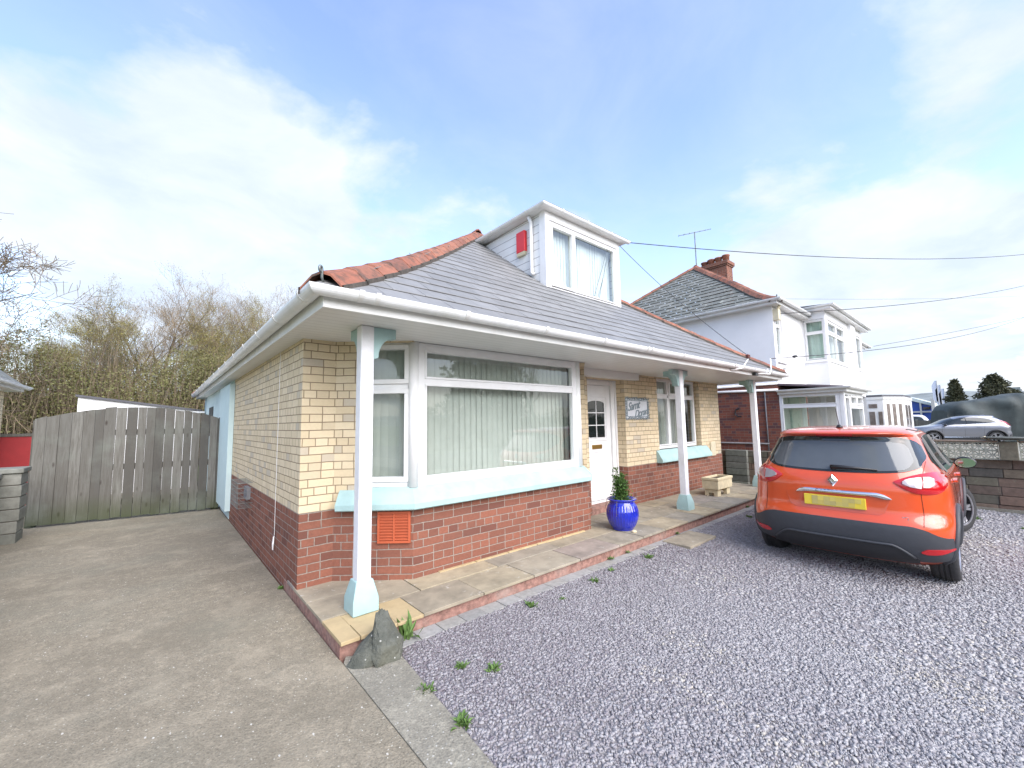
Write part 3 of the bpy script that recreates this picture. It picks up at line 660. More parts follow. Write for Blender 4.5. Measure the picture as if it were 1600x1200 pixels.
# roof ---------------------------------------------------------------------
prof = [(0.0, 2.495), (.25, 2.655), (.55, 2.855), (.95, 3.125), (1.3, 3.375), (1.88, 3.80), (2.43, 4.21), (4.83, 6.048)]
def zr(s):
    for (a, za), (b, zb) in zip(prof, prof[1:]):
        if s <= b: return za+(zb-za)*(s-a)/(b-a)
    return prof[-1][1]
def arclen_rows(expo, smax, zf):
    s = 0; out = [0]; ds = .005; acc = 0
    while s < smax:
        acc += math.hypot(ds, zf(s+ds)-zf(s)); s += ds
        if acc >= expo: out.append(s); acc = 0
    out.append(smax); return out
def slates(mb, zf, smax, x0, x1, edge, sw=.30, expo=.205, th=.007, off=0, skip=None, jit=.0012):
    """one slope: eave from x0 to x1, hips at 45 degrees. edge(x, s, z) maps to the world"""
    rows = arclen_rows(expo, smax, zf); rows[0] = -.035
    for k, (sa, sb) in enumerate(zip(rows, rows[1:])):
        za = zf(max(sa, 0))-(.02 if k == 0 else 0); zb = zf(sb); x = x0-.1+(k % 2)*sw/2-rng.random()*0
        while x < x1:
            xa, xb = x+.0025, x+sw-.0025; x += sw
            la, lb = x0+sa, x1-sa; ma, mb_ = x0+sb, x1-sb
            pa0, pa1 = max(xa, la), min(xb, lb); pb0, pb1 = max(xa, ma), min(xb, mb_)
            if pa1 <= pa0: continue
            if pb1 <= pb0: m = min(max((pb0+pb1)/2, pa0), pa1); pb0 = m; pb1 = m+.002
            if skip and skip(x-sw/2, (sa+sb)/2): continue
            t = th+rng.uniform(-jit, jit)*1.0; lift = rng.uniform(0, jit); tk = .0065
            vs = [edge(pa0, sa, za+t+lift), edge(pa1, sa, za+t+lift), edge(pb1, sb, zb+.002), edge(pb0, sb, zb+.002), edge(pa0, sa, za+t+lift-tk), edge(pa1, sa, za+t+lift-tk), edge(pb1, sb, zb+.002-tk), edge(pb0, sb, zb+.002-tk)]
            mb.add(vs, [(0, 1, 2, 3), (4, 5, 1, 0), (4, 0, 3, 7), (5, 6, 2, 1), (7, 6, 5, 4)])
xc = (X0+X1)/2; SM = (X1-X0)/2
mb = MB()
slates(mb, zr, SM, X0, X1, lambda x, s, z: (x, Y0+s, z), .30, .262, .0135, skip=lambda x, s: 5.2 < x < 7.1 and 2.25 < s < 3.2)
# plain slopes on the three sides away from the street, also coursed
slates(mb, zr, SM, Y0, Y1, lambda x, s, z: (X0+s, x, z), .30, .262, .0135)
slates(mb, zr, SM, Y0, Y1, lambda x, s, z: (X1-s, x, z), .30, .262, .0135)
slates(mb, zr, SM, X0, X1, lambda x, s, z: (x, Y1-s, z), .30, .262, .0135)
RF = mb.build('roof', 'slate', B, fixn=False)
mb = MB()   # underlay that closes the roof
ss = [p[0] for p in prof]
for i in range(len(ss)-1):
    a, b = ss[i], ss[i+1]; za, zb = zr(a)-.02, zr(b)-.02
    mb.quad((X0+a, Y0+a, za), (X1-a, Y0+a, za), (X1-b, Y0+b, zb), (X0+b, Y0+b, zb)); mb.quad((X0+a, Y1-a, za), (X1-a, Y1-a, za), (X1-b, Y1-b, zb), (X0+b, Y1-b, zb))
    mb.quad((X0+a, Y0+a, za), (X0+b, Y0+b, zb), (X0+b, Y1-b, zb), (X0+a, Y1-a, za)); mb.quad((X1-a, Y0+a, za), (X1-b, Y0+b, zb), (X1-b, Y1-b, zb), (X1-a, Y1-a, za))
mb.build('roof_underlay', 'felt', RF, fixn=False)
def hip(parent, corner, dx, dy, zf, smax, tl=.42, half=.15, rise=.075, s0=.06):
    """angular clay hip tiles, overlapping, on a mortar bed"""
    ts = MB(); bed = MB(); s = s0; d = Vector((dx, dy)).normalized(); nrm = Vector((-d.y, d.x))
    while s < smax:
        ds = tl*.72/1.18; e = min(s+ds, smax+.05)
        P = []
        for q, lift in ((s-.01, .022+rng.uniform(0, .006)), (e+.02, .012)):
            q = max(q, 0); c = Vector((corner[0]+dx*q, corner[1]+dy*q)); z = zf(q)
            row = []
            for w, hz in ((-half, -.5*half*.78+.01), (-half*.45, rise*.5), (0, rise*.82), (half*.45, rise*.5), (half, -.5*half*.78+.01)):
                row.append((c.x+nrm.x*w, c.y+nrm.y*w, z+hz+lift))
            P.append(row)
        vs = P[0]+P[1]; lo_ = [(x, y, z-.018) for x, y, z in P[0]]+[(x, y, z-.018) for x, y, z in P[1]]
        fs = [(i, i+1, 6+i, 5+i) for i in range(4)]+[(10+i, 15+i, 16+i, 11+i) for i in range(4)]+[(i, 10+i, 11+i, i+1) for i in range(4)]+[(0, 5, 15, 10), (4, 14, 19, 9)]
        ts.add(vs+lo_, fs)
        bs_ = [(x, y, z-.02) for x, y, z in (P[0][0], P[0][4])]+[(x, y, z-.02) for x, y, z in (P[1][0], P[1][4])]
        for sg in (0, 4):
            a, b = P[0][sg], P[1][sg]; w = 1 if sg else -1
            ex = lambda p, k: (p[0]+nrm.x*w*.012-nrm.x*w*k, p[1]+nrm.y*w*.012-nrm.y*w*k, p[2])
            bed.add([ex(a, 0), ex(b, 0), ex((b[0], b[1], b[2]-.05), 0), ex((a[0], a[1], a[2]-.05), 0), ex(a, .05), ex(b, .05)], [(0, 1, 2, 3), (0, 4, 5, 1)])
        s = e
    t = ts.build('hip_tiles', 'tile', parent, smooth=False); bed.build('mortar_bed', 'mortar', t, fixn=False)
for cx_, cy_, dx, dy in ((X0, Y0, 1, 1), (X1, Y0, -1, 1), (X0, Y1, 1, -1), (X1, Y1, -1, -1)):
    hip(B, (cx_, cy_), dx, dy, zr, SM-.05)
def ridge(parent, a, b, z, axis='Y'):
    ts = MB(); s = a
    while s < b:
        e = min(s+.3, b); r = .12
        row = [(-r, -.06), (-r*.5, .035), (0, .06), (r*.5, .035), (r, -.06)]
        P = lambda w, h, t: (z[0]+w, t, z[1]+h) if axis == 'Y' else (t, z[0]+w, z[1]+h)
        ts.add([P(w, h+.012, s) for w, h in row]+[P(w, h, e) for w, h in row]+[P(w, h-.02, s) for w, h in row], [(i, i+1, 6+i, 5+i) for i in range(4)]+[(10+i, 11+i, i+1, i) for i in range(4)])
        s = e
    ts.build('ridge_tiles', 'tile', parent)
ridge(B, Y0+SM-.1, Y1-SM+.1, (xc, zr(SM)+.03))
# curled hip irons
def hip_iron(parent, x, y, z, dx, dy):
    pts = [(x+dx*.02, y+dy*.02, z), (x, y, z+.03), (x, y, z+.085)]+[(x-dx*.018*(1-math.cos(a)), y-dy*.018*(1-math.cos(a)), z+.085+.02*math.sin(a)) for a in [math.pi*k/6 for k in range(1, 10)]]
    MB().tube(pts, .009, 6).build('hip_iron', 'galv', parent, smooth=True)
hip_iron(B, X0+.05, Y0+.03, 2.53, .7, .7); hip_iron(B, X1-.05, Y0+.03, 2.53, -.7, .7)
# porch posts
for px, brs in ((1.29, ((1, 0), (0, 1))), (6.55, ((1, 0), (-1, 0), (0, 1))), (9.78, ((-1, 0), (0, 1)))):
    py = 3.36; h = .055
    mb = MB(); mb.box((px-h, py-h, .32), (px+h, py+h, ZS)); po = mb.build('porch_post', 'postpaint', B, bevel=.012)
    mb = MB(); a = .103; z1_, z2_, z3_ = ZP-.004, ZP+.10, .345
    vs = [(px+sx*w, py+sy*w, z) for w, z in ((a, z1_), (a-.002, z2_), (h+.012, z3_)) for sx, sy in ((-1, -1), (1, -1), (1, 1), (-1, 1))]
    mb.add(vs, [(3, 2, 1, 0), (8, 9, 10, 11)]+[(r*4+i, r*4+(i+1) % 4, r*4+4+(i+1) % 4, r*4+4+i) for r in (0, 1) for i in range(4)])
    mb.build('post_foot', 'aqua', po, bevel=.008)
    for dx, dy in brs:
        pts = [(0, ZS-.002), (.20, ZS-.002), (.20, ZS-.085)]+[(.185-.13*math.sin(t)-.01, ZS-.085-.175*(1-math.cos(t))) for t in [math.pi/2*k/8 for k in range(1, 9)]]+[(.0, ZS-.275)]
        t = .034
        P3 = [(px+dx*(h+p[0])-dy*t, py+dy*(h+p[0])-dx*t, p[1]) for p in pts]
        mb = MB().prism(P3, (2*dy*t, 2*dx*t, 0)); mb.build('bracket', 'aqua', po, bevel=.004)
# bay sill: sloping aqua ledge round the bay
def sill(parent, pts, out, z0, z1, zt, name='window_sill', m='aqua'):
    """pts = plan line of the frame; out = projection; front face z0..z1, slope up to zt"""
    pts = [Vector(p) for p in pts]; offs = []
    for i, p in enumerate(pts):
        if i == 0: d = (pts[1]-p).normalized(); n = Vector((d.y, -d.x))
        elif i == len(pts)-1: d = (p-pts[i-1]).normalized(); n = Vector((d.y, -d.x))
        else:
            d1 = (p-pts[i-1]).normalized(); d2 = (pts[i+1]-p).normalized(); n1 = Vector((d1.y, -d1.x)); n2 = Vector((d2.y, -d2.x)); n = (n1+n2)/(1+n1.dot(n2))
        offs.append(n)
    mb = MB(); prof_ = [(0.0, z0), (out-.012, z0), (out, z0+.01), (out, z1), (out*.75, z1+(zt-z1)*.28), (out*.42, z1+(zt-z1)*.68), (0.0, zt)]
    k = len(prof_)
    rings = [[(p.x+n.x*q[0], p.y+n.y*q[0], q[1]) for q in prof_] for p, n in zip(pts, offs)]
    for a, b in zip(rings, rings[1:]): mb.add(a+b, [(j, (j+1) % k, k+(j+1) % k, k+j) for j in range(k)])
    mb.add(rings[0], [tuple(range(k))]); mb.add(rings[-1], [tuple(range(k))])
    return mb.build(name, m, parent, bevel=.003)
BW = None
so = sill(B, [(1.37, 4.13), (1.90, 3.70), (4.40, 3.70), (4.52, 3.79)], .14, .755, .815, .955, 'bay_sill')
# bay windows: front, left and right
fy = 3.69; A1 = math.atan2(3.69-4.10, 1.93-1.44)
W1 = math.hypot(3.69-4.10, 1.93-1.44)
window(B, (1.935, fy), 0, 2.425, .95, 2.365, [(.09, 2.335, 1.01, 1.955, 0), (.09, 2.335, 2.005, 2.345, 0)], name='bay_window', fw=.09, gap=.12)
window(B, (1.44, 4.10), A1, W1, .95, 2.365, [(.05, W1-.07, 1.0, 1.90, 1), (.05, W1-.07, 1.95, 2.34, 1)], name='bay_window', fw=.05, gap=.12)
window(B, (4.36, fy), -A1, W1, .95, 2.365, [(.07, W1-.05, 1.0, 1.90, 1), (.07, W1-.05, 1.95, 2.34, 1)], name='bay_window', fw=.05, gap=.12)
for x in (1.915, 4.378):
    MB().tube([(x, fy+.03, .945), (x, fy+.03, ZS-.002)], .052, 16).build('bay_corner_post', 'upvc', B, smooth=True)
# dark sheets stand in for the unlit room behind the blinds
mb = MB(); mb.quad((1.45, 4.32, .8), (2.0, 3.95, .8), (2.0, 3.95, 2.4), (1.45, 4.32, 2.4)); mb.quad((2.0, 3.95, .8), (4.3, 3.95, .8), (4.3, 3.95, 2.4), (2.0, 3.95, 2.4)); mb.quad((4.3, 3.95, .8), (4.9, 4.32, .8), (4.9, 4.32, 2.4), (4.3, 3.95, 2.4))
mb.build('room_shade_sheet', 'dark', B, fixn=False)
# front window
window(B, (WL+.03, YF), 0, WR-WL-.06, .99, 2.365, [(.05, .53, 1.05, 1.99, 0), (.585, 1.075, 1.05, 1.99, 0), (1.13, 1.62, 1.05, 1.99, 0), (.05, .53, 2.04, 2.33, 0), (.585, 1.075, 2.04, 2.33, 1), (1.13, 1.62, 2.04, 2.33, 0)], inset=.10, name='front_window', fw=.05, backing='blind')
sill(B, [(7.10, 4.16), (9.16, 4.16)], .13, .755, .815, .99, 'window_sill')
mb = MB(); mb.quad((WL, 4.6, .8), (WR, 4.6, .8), (WR, 4.6, 2.4), (WL, 4.6, 2.4)); mb.build('room_shade_sheet', 'dark', B, fixn=False)
# front door
dy = YF+.20
mb = MB(); mb.box((DL, dy, .2), (DL+.07, dy+.07, 2.26)); mb.box((DR-.13, dy-.012, .2), (DR-.001, dy+.07, 2.26)); mb.box((DL+.07, dy, 2.16), (DR-.13, dy+.07, 2.26)); mb.box((DL+.07, dy, .2), (DR-.13, dy+.07, .24))
mb.box((DR-.045, dy-.035, .2), (DR-.002, dy-.012, 2.26))
DF = mb.build('door_frame', 'upvc', B, bevel=.004)
x0, x1 = DL+.075, DR-.135
mb = MB(); mb.box((x0, dy+.02, .245), (x1, dy+.06, 2.155)); DO = mb.build('front_door', 'upvc', B, bevel=.004)
mb = MB()   # raised mouldings
def moulding(mb, a, b, c, d, w=.02, y=dy+.02, p=.012):
    mb.box((a, y-p, c), (b, y, c+w)); mb.box((a, y-p, d-w), (b, y, d)); mb.box((a, y-p, c+w), (a+w, y, d-w)); mb.box((b-w, y-p, c+w), (b, y, d-w))
moulding(mb, x0+.1, x1-.1, .42, 1.05); moulding(mb, x0+.15, x1-.15, .50, .97, .012); moulding(mb, x0+.1, x1-.1, 1.22, 1.98, .026)
mb.box((x0+.01, dy, .25), (x1-.01, dy+.02, .31)); mb.build('door_panel', 'upvc', DO, bevel=.004)
gx0_, gx1_ = x0+.17, x1-.17; gz0, gz1 = 1.27, 1.90; gm = (gx0_+gx1_)/2
mb = MB(); arch = [(gx0_, dy+.016, gz0), (gx1_, dy+.016, gz0)]+[(gm+(gx1_-gm)*math.cos(t), dy+.016, gz1-.05+.05*math.sin(t)) for t in [math.pi*k/10 for k in range(11)]]
mb.prism(arch, (0, .003, 0)); mb.build('door_pane', 'carglass', DO)
mb = MB(); mb.box((gm-.008, dy+.008, gz0), (gm+.008, dy+.0155, gz1)); 
for k in (1, 2): z = gz0+(gz1-gz0)*k/3; mb.box((gx0_, dy+.006, z-.008), (gx1_, dy+.0155, z+.008))
mb.tube([(p[0], p[1]-.004, p[2]) for p in arch]+[(arch[0][0], arch[0][1]-.004, arch[0][2])], .009, 6)
mb.build('glazing_bar', 'upvc', DO)
mb = MB(); mb.box((gm-.13, dy+.006, 1.085), (gm+.13, dy+.02, 1.155)); l = mb.build('letterbox', 'brass', DO, bevel=.004)
mb = MB(); mb.box((gm-.10, dy+.001, 1.10), (gm+.10, dy+.006, 1.14)); mb.build('flap', 'brass', l, bevel=.002)
mb = MB(); mb.box((x0+.03, dy+.005, 1.13), (x0+.065, dy+.02, 1.36)); mb.tube([(x0+.047, dy+.0, 1.28), (x0+.047, dy-.03, 1.28), (x0+.15, dy-.03, 1.28)], .009, 8); mb.build('door_handle', 'upvc', DO)
mb = MB(); mb.box((DL, YF-.02, ZP-.01), (DR, dy+.07, .20)); mb.build('door_step', 'riser', B, bevel=.008)
mb = MB(); mb.quad((DL-.1, 4.55, 0), (DR+.1, 4.55, 0), (DR+.1, 4.55, 2.5), (DL-.1, 4.55, 2.5)); mb.build('hall_shade_sheet', 'dark', B, fixn=False)  # dark sheet in place of the hall's shade
# terracotta vent on the angled bay face
u = Vector((b1[0]-bayL[0], b1[1]-bayL[1])); Lb = u.length; u /= Lb; n = Vector((u.y, -u.x)); O = (bayL[0]+n.x*.002, bayL[1]-e+n.y*.002, 0)
mb = MB(); a, b_, c, d = .42, .73, .445, .735
mb.obox(O, u, n, (a, b_), (0, .006), (c, d))
for aa, bb, cc_, dd in ((a, b_, c, c+.02), (a, b_, d-.02, d), (a, a+.022, c+.02, d-.02), (b_-.022, b_, c+.02, d-.02), ((a+b_)/2-.008, (a+b_)/2+.008, c+.02, d-.02)): mb.obox(O, u, n, (aa, bb), (.006, .022), (cc_, dd))
for k in range(9): z = c+.028+k*.0265; mb.obox(O, u, n, (a+.022, b_-.022), (.006, .019), (z, z+.013))
mb.build('air_vent', 'terra', B, bevel=.002)
mb = MB(); mb.box((9.32, YF-.03, .74), (9.56, YF-.001, 1.04)); mb.box((9.35, YF-.036, .78), (9.53, YF-.03, 1.0)); mb.build('meter_box', 'cream', B, bevel=.006)
# flue guard and cord on the side wall
mb = MB(); ya, yb, za, zb, xo = 6.45, 7.05, .50, .82, .84
for z in [za+(zb-za)*k/5 for k in range(6)]: mb.tube([(XL, ya, z), (xo, ya, z), (xo, yb, z), (XL, yb, z)], .0035, 5)
for y in [ya+(yb-ya)*k/7 for k in range(8)]: mb.tube([(XL, y, zb), (xo, y, zb), (xo, y, za), (XL, y, za)], .0035, 5)
mb.build('flue_guard', 'galv', B)
mb = MB(); mb.box((.965, 6.62, .58), (XL-.001, 6.88, .74)); mb.build('flue_terminal', 'lead', B)
mb = MB(); yc = 5.03; pts = [(.995, yc+.003*math.sin(k*1.3), ZS-k*.1) for k in range(21)]+[(.99, yc, .33)]
mb.tube(pts, .0025, 6); mb.tube([(.99, yc, .40), (.985, yc-.015, .33), (.985, yc, .27), (.985, yc+.015, .33), (.99, yc, .40)], .006, 6)
mb.build('hanging_cord', 'upvc', B)
# dormer -------------------------------------------------------------------
dx0, dx1, dyf = 5.06, 7.27, 4.92; dz0, dz1 = 3.86, 5.30
DM = bpy.data.objects.new('dormer', None); col.objects.link(DM); DM.parent = B; DM['org'] = tuple(B['org'])
DM.empty_display_size = .1
for x, w in ((dx0, 1), (dx1, -1)):
    mb = MB(); pts = [(x, dyf, dz0-.06), (x, dyf, dz1), (x, 6.72, dz1-.05), (x, 6.72, zr(6.72-Y0)-.05)]
    mb.prism(pts, (w*.08, 0, 0)); mb.build('cheek', 'clad', DM)
mb = MB(); mb.box((dx0-.014, dyf-.034, dz0-.05), (dx0-.001, dyf+.12, dz1-.001)); mb.build('corner_trim', 'upvc', DM)
mb = MB(); mb.prism([(dx0-.14, dyf-.13, dz1), (dx1+.14, dyf-.13, dz1), (dx1+.14, 7.0, dz1-.02), (dx0-.14, 7.0, dz1-.02)], (0, 0, .05)); mb.build('dormer_soffit', 'upvc_d', DM, bevel=.004)
mb = MB(); mb.prism([(dx0-.16, dyf-.16, dz1+.05), (dx1+.16, dyf-.16, dz1+.05), (dx1+.16, 7.3, dz1+.05), (dx0-.16, 7.3, dz1+.05)], (0, 0, .035)); mb.build('dormer_roof', 'felt', DM, bevel=.006)
gutter([(dx0-.155, 6.9), (dx0-.155, dyf-.145), (dx1+.2, dyf-.145)], DM, .045, dz1+.045, [(dx0+.3, dyf-.145, 0), (dx0+1.0, dyf-.145, 0), (dx0+1.75, dyf-.145, 0), (dx0-.155, 5.2, -math.pi/2), (dx0-.155, 6.2, -math.pi/2)], name='dormer_gutter')
mb = MB(); mb.box((dx0, dyf-.03, dz0-.05), (dx0+.10, dyf+.05, dz1)); mb.box((dx1-.10, dyf-.03, dz0-.05), (dx1, dyf+.05, dz1)); mb.box((dx0+.10, dyf-.03, dz1-.14), (dx1-.10, dyf+.05, dz1)); mb.box((dx0+.10, dyf-.03, dz0-.05), (dx1-.10, dyf+.05, dz0+.03))
mb.box((dx0+.02, dyf-.045, dz0-.055), (dx1-.02, dyf-.03, dz0+.02)); mb.build('dormer_front', 'upvc', DM, bevel=.004)
DWW = dx1-dx0-.2
window(DM, (dx0+.1, dyf-.005), 0, DWW, dz0+.03, dz1-.14, [(.05, .66, dz0+.10, dz1-.20, 1), (.70, DWW-.05, dz0+.10, dz1-.20, 0)], name='dormer_window', fw=.05, backing='net', slats=True, gap=.1)
mb = MB(); mb.quad((dx0+.1, dyf+.35, dz0), (dx1-.1, dyf+.35, dz0), (dx1-.1, dyf+.35, dz1), (dx0+.1, dyf+.35, dz1)); mb.build('dormer_shade_sheet', 'dark', DM, fixn=False)  # near-black sheet painted as the dim dormer room
mb = MB()   # cords that hang behind the big pane
for a, b_ in ((6.95, 6.45), (6.98, 6.62), (7.02, 6.58)): mb.tube([(a, dyf+.04, dz1-.22), (b_, dyf+.04, dz0+.12)], .006, 5)
mb.build('blind_cord', 'galv', DM)
mb = MB(); mb.tube([(dx0-.1, dyf+.30, dz1-.02), (dx0-.045, dyf+.30, dz1-.12), (dx0-.045, dyf+.30, zr(dyf+.3-Y0)+.1), (dx0-.06, dyf+.24, zr(dyf+.3-Y0)+.05)], .034, 10); mb.build('downpipe', 'upvc', DM, smooth=True)
mb = MB(); mb.box((dx0-.075, 5.37, 4.70), (dx0-.003, 5.60, 5.10)); al = mb.build('alarm_box', 'red_plastic', DM, bevel=.012)
mb = MB(); mb.prism([(dx0-.073, 5.375, 4.70), (dx0-.004, 5.375, 4.70), (dx0-.004, 5.41, 4.645), (dx0-.06, 5.41, 4.645)], (0, .2, 0)); mb.build('alarm_lamp', 'cream', al)
mb = MB()
mb.prism([(dx0-.03, dyf-.08, zr(dyf-Y0-.08)+.012), (dx1+.03, dyf-.08, zr(dyf-Y0-.08)+.012), (dx1+.03, dyf+.02, dz0-.02), (dx0-.03, dyf+.02, dz0-.02)], (0, 0, .012)); mb.build('flashing', 'lead', DM)
# cable fittings on the eaves
mb = MB(); mb.tube([(7.55, fy0-.01, 2.40), (7.6, fy0-.02, 2.40), (7.75, 2.80, 2.43), (7.95, 2.77, 2.60), (7.95, 2.77, 2.63)], .012, 8); mb.tube([(8.6, 2.92, 2.41), (9.1, 2.80, 2.41), (9.14, 2.78, 2.50), (9.14, 2.78, 2.72)], .014, 8); mb.tube([(8.9, 2.80, 2.41), (8.95, 2.78, 2.5)], .01, 6)
cf = mb.build('cable_bracket', 'upvc', B, smooth=True)
mb = MB(); mb.lathe([(.0, 0), (.035, 0), (.04, .015), (.02, .025), (.04, .035), (.04, .055), (.02, .065), (.0, .075)], (7.95, 2.77, 2.62), 14); mb.build('insulator', plain('brown_ceramic', (.12, .03, .02), .3), cf, smooth=True)
mb = MB(); mb.box((8.55, 2.86, 2.36), (8.68, 2.925, 2.41)); mb.build('junction_box', 'black', cf, bevel=.004)

# house name sign
SG = thing('house_name_sign', 'white name plaque with grey scrolled border on the brick between door and window', 'sign', (6.5, YF-.01, 1.75))
sx0, sx1, sz0, sz1 = 6.12, 6.88, 1.56, 1.96; sy = YF-.022
mb = MB(); mb.box((sx0+.03, sy, sz0+.02), (sx1-.03, YF-.002, sz1-.02)); mb.build('board', 'signwhite', SG, bevel=.003)
mb = MB(); k = 0
def curl(cx, cz, r, a0, sgn):
    return [(cx+r*(1-t/14)*math.cos(a0+sgn*t*.55), sy-.006, cz+r*(1-t/14)*math.sin(a0+sgn*t*.55)) for t in range(12)]
for i in range(13):
    x = sx0+.03+(sx1-sx0-.06)*i/12
    for z, sg in ((sz1-.025, 1), (sz0+.025, -1)): mb.tube(curl(x, z, .03, i*1.3, sg), .0065, 5)
for i in range(1, 7):
    z = sz0+.03+(sz1-sz0-.06)*i/7
    for x, sg in ((sx0+.03, 1), (sx1-.03, -1)): mb.tube(curl(x, z, .028, i*1.1, sg), .006, 5)
for zz in (sz0+.06, sz1-.06): mb.box((sx0+.06, sy-.008, zz-.005), (sx1-.06, sy-.001, zz+.005))
for xx in (sx0+.06, sx1-.06): mb.box((xx-.005, sy-.008, sz0+.0651), (xx+.005, sy-.001, sz1-.0651))
mb.build('border', 'signgrey', SG)
for body, x, z, s_ in (('Sarnt', sx0+.25, 1.80, .20), ('Dorant', sx0+.50, 1.685, .175)):
    mw = Matrix.Translation((x-6.5, sy-.004-(YF-.01), z-1.75)) @ Matrix.Rotation(R_(-9), 4, 'Y') @ Matrix.Rotation(R_(90), 4, 'X')
    text_mesh(body, s_, mw, SG, 'signgrey', shear=.5, ext=.003, space=.88)

# ================================================================== THINGS BY THE PORCH
# boulder
bm = bmesh.new(); bmesh.ops.create_icosphere(bm, subdivisions=2, radius=1)
pts = []; g = random.Random(3)
me = bpy.data.meshes.new('boulder')
bm.free(); bm = bmesh.new()
for hull, cuts in (([(-.02, -.15, 0), (.13, -.13, 0), (.18, -.02, .0), (.15, .08, 0), (.0, .09, 0), (-.06, -.02, 0), (-.05, -.12, .06), (-.035, -.09, .15), (-.01, -.05, .24), (.0, .0, .285), (.045, .02, .30), (.075, .0, .275), (.10, -.04, .22), (.165, -.07, .11), (.17, .02, .09), (.06, .07, .25), (.02, -.125, .12), (.11, -.12, .09)], 3),
                   ([(-.19, -.03, .01), (-.13, -.10, .0), (-.03, -.13, .02), (.0, .05, 0), (-.12, .08, 0), (-.16, -.03, .05), (-.11, -.06, .10), (-.04, -.05, .15), (.02, .02, .20), (-.08, .05, .10), (.0, -.12, .11)], 2)):
    b2_ = bmesh.new()
    for p in hull: b2_.verts.new(p)
    bmesh.ops.convex_hull(b2_, input=b2_.verts)
    bmesh.ops.subdivide_edges(b2_, edges=b2_.edges, cuts=cuts, use_grid_fill=True)
    for v in b2_.verts:
        q = v.co; v.co = q*(1+.045*math.sin(q.x*57+q.z*41+1)*math.cos(q.y*53+q.z*37))+Vector((g.uniform(-.004, .004), g.uniform(-.004, .004), g.uniform(-.004, .004)))
    tmp = bpy.data.meshes.new('tmp'); b2_.to_mesh(tmp); b2_.free(); bm.from_mesh(tmp); bpy.data.meshes.remove(tmp)
bm.to_mesh(me); bm.free(); me.materials.append(M['rockbig'])
o = bpy.data.objects.new('boulder', me); col.objects.link(o); o.location = (1.19, 2.84, -.005); o.rotation_euler = (0, 0, R_(-10))
tag(o, 'pointed dark grey boulder propped against the porch corner below the nearest post', 'rock')
# blue pot
px, py = 4.80, 3.35
PT = thing('plant_pot', 'glossy cobalt blue ribbed pot holding a small evergreen shrub by the front door', 'plant pot', (px, py, ZP))
prof_ = [(.0, .0), (.135, .0), (.145, .02), (.17, .06), (.20, .13), (.212, .19), (.208, .25), (.19, .31), (.165, .345), (.158, .365), (.185, .385), (.195, .40), (.185, .405), (.165, .39), (.15, .36), (.0, .355)]
mb = MB(); fine = []
for (r0, z0), (r1, z1) in zip(prof_[1:9], prof_[2:10]):
    for t in (0, .25, .5, .75): fine.append((r0+(r1-r0)*t, z0+(z1-z0)*t))
mb.lathe([prof_[0]]+fine+prof_[9:], (px, py, ZP), 132, flute=.009, flrange=(.04, .335), nfl=33); mb.build('pot', 'blueglaze', PT, smooth=True)
mb = MB(); mb.lathe([(.0, .362), (.10, .372), (.155, .364)], (px, py, ZP), 20); mb.build('soil', 'soil', PT, smooth=True)
def leaf(mb, p, size, g, up=.3, mi=0, asp=.5):
    d = Vector((g.gauss(0, 1), g.gauss(0, 1), g.gauss(up, .7))).normalized(); s_ = d.cross(Vector((g.gauss(0, 1), g.gauss(0, 1), g.gauss(0, 1)))).normalized()
    L_ = size*g.uniform(.6, 1.2); p = Vector(p)
    mb.add([p, p+d*L_*.5+s_*L_*asp*.5, p+d*L_, p+d*L_*.5-s_*L_*asp*.5], [(0, 1, 2, 3)], mi, g.random())
g = random.Random(11); mb = MB(); st = MB()
for k in range(13):
    a = g.uniform(0, 6.28); r0 = g.uniform(0, .04); top = g.uniform(.22, .36)*(1 if k else 1.28); lean = g.uniform(.02, .10)
    P = [(px+math.cos(a)*(r0+lean*t), py+math.sin(a)*(r0+lean*t), ZP+.36+top*t) for t in (0, .3, .6, 1)]
    st.tube(P, [.006, .005, .004, .002], 5)
    for q in range(230):
        t = g.random()**.9; rr = .042*(1.2-t*.8)
        leaf(mb, (px+math.cos(a)*(r0+lean*t)+g.gauss(0, rr), py+math.sin(a)*(r0+lean*t)+g.gauss(0, rr), ZP+.36+top*t+g.gauss(0, .01)), .030, g, .6, asp=.6)
mb.build('shrub_foliage', 'leaf_box', PT, fixn=False); st.build('stem', 'bark', PT)
mb = MB()
for a, l in ((2.8, .16), (3.4, .2), (2.2, .13), (-.2, .12), (.3, .10)):
    P = [(px+math.cos(a)*(.16+.06*t), py+math.sin(a)*(.16+.06*t), ZP+.39+.05*math.sin(t*3)-l*t*t) for t in (0, .35, .7, 1)]
    mb.tube(P, .0025, 4)
    for q in range(16): t = g.random(); leaf(mb, (px+math.cos(a)*(.16+.06*t)+g.gauss(0, .01), py+math.sin(a)*(.16+.06*t)+g.gauss(0, .01), ZP+.39-l*t*t+g.gauss(0, .01)), .016, g, 0, asp=.7)
mb.build('trailing_stem', 'leaf_dry', PT, fixn=False)
mb = MB(); mb.lathe([(0, 0), (.03, .004), (.034, .018), (.02, .03), (0, .034)], (px-.06, py-.21, ZP), 9); o = mb.build('pebble', 'stonepot', smooth=False); tag(o, 'small pale pebble lying on the paving in front of the blue pot', 'pebble')
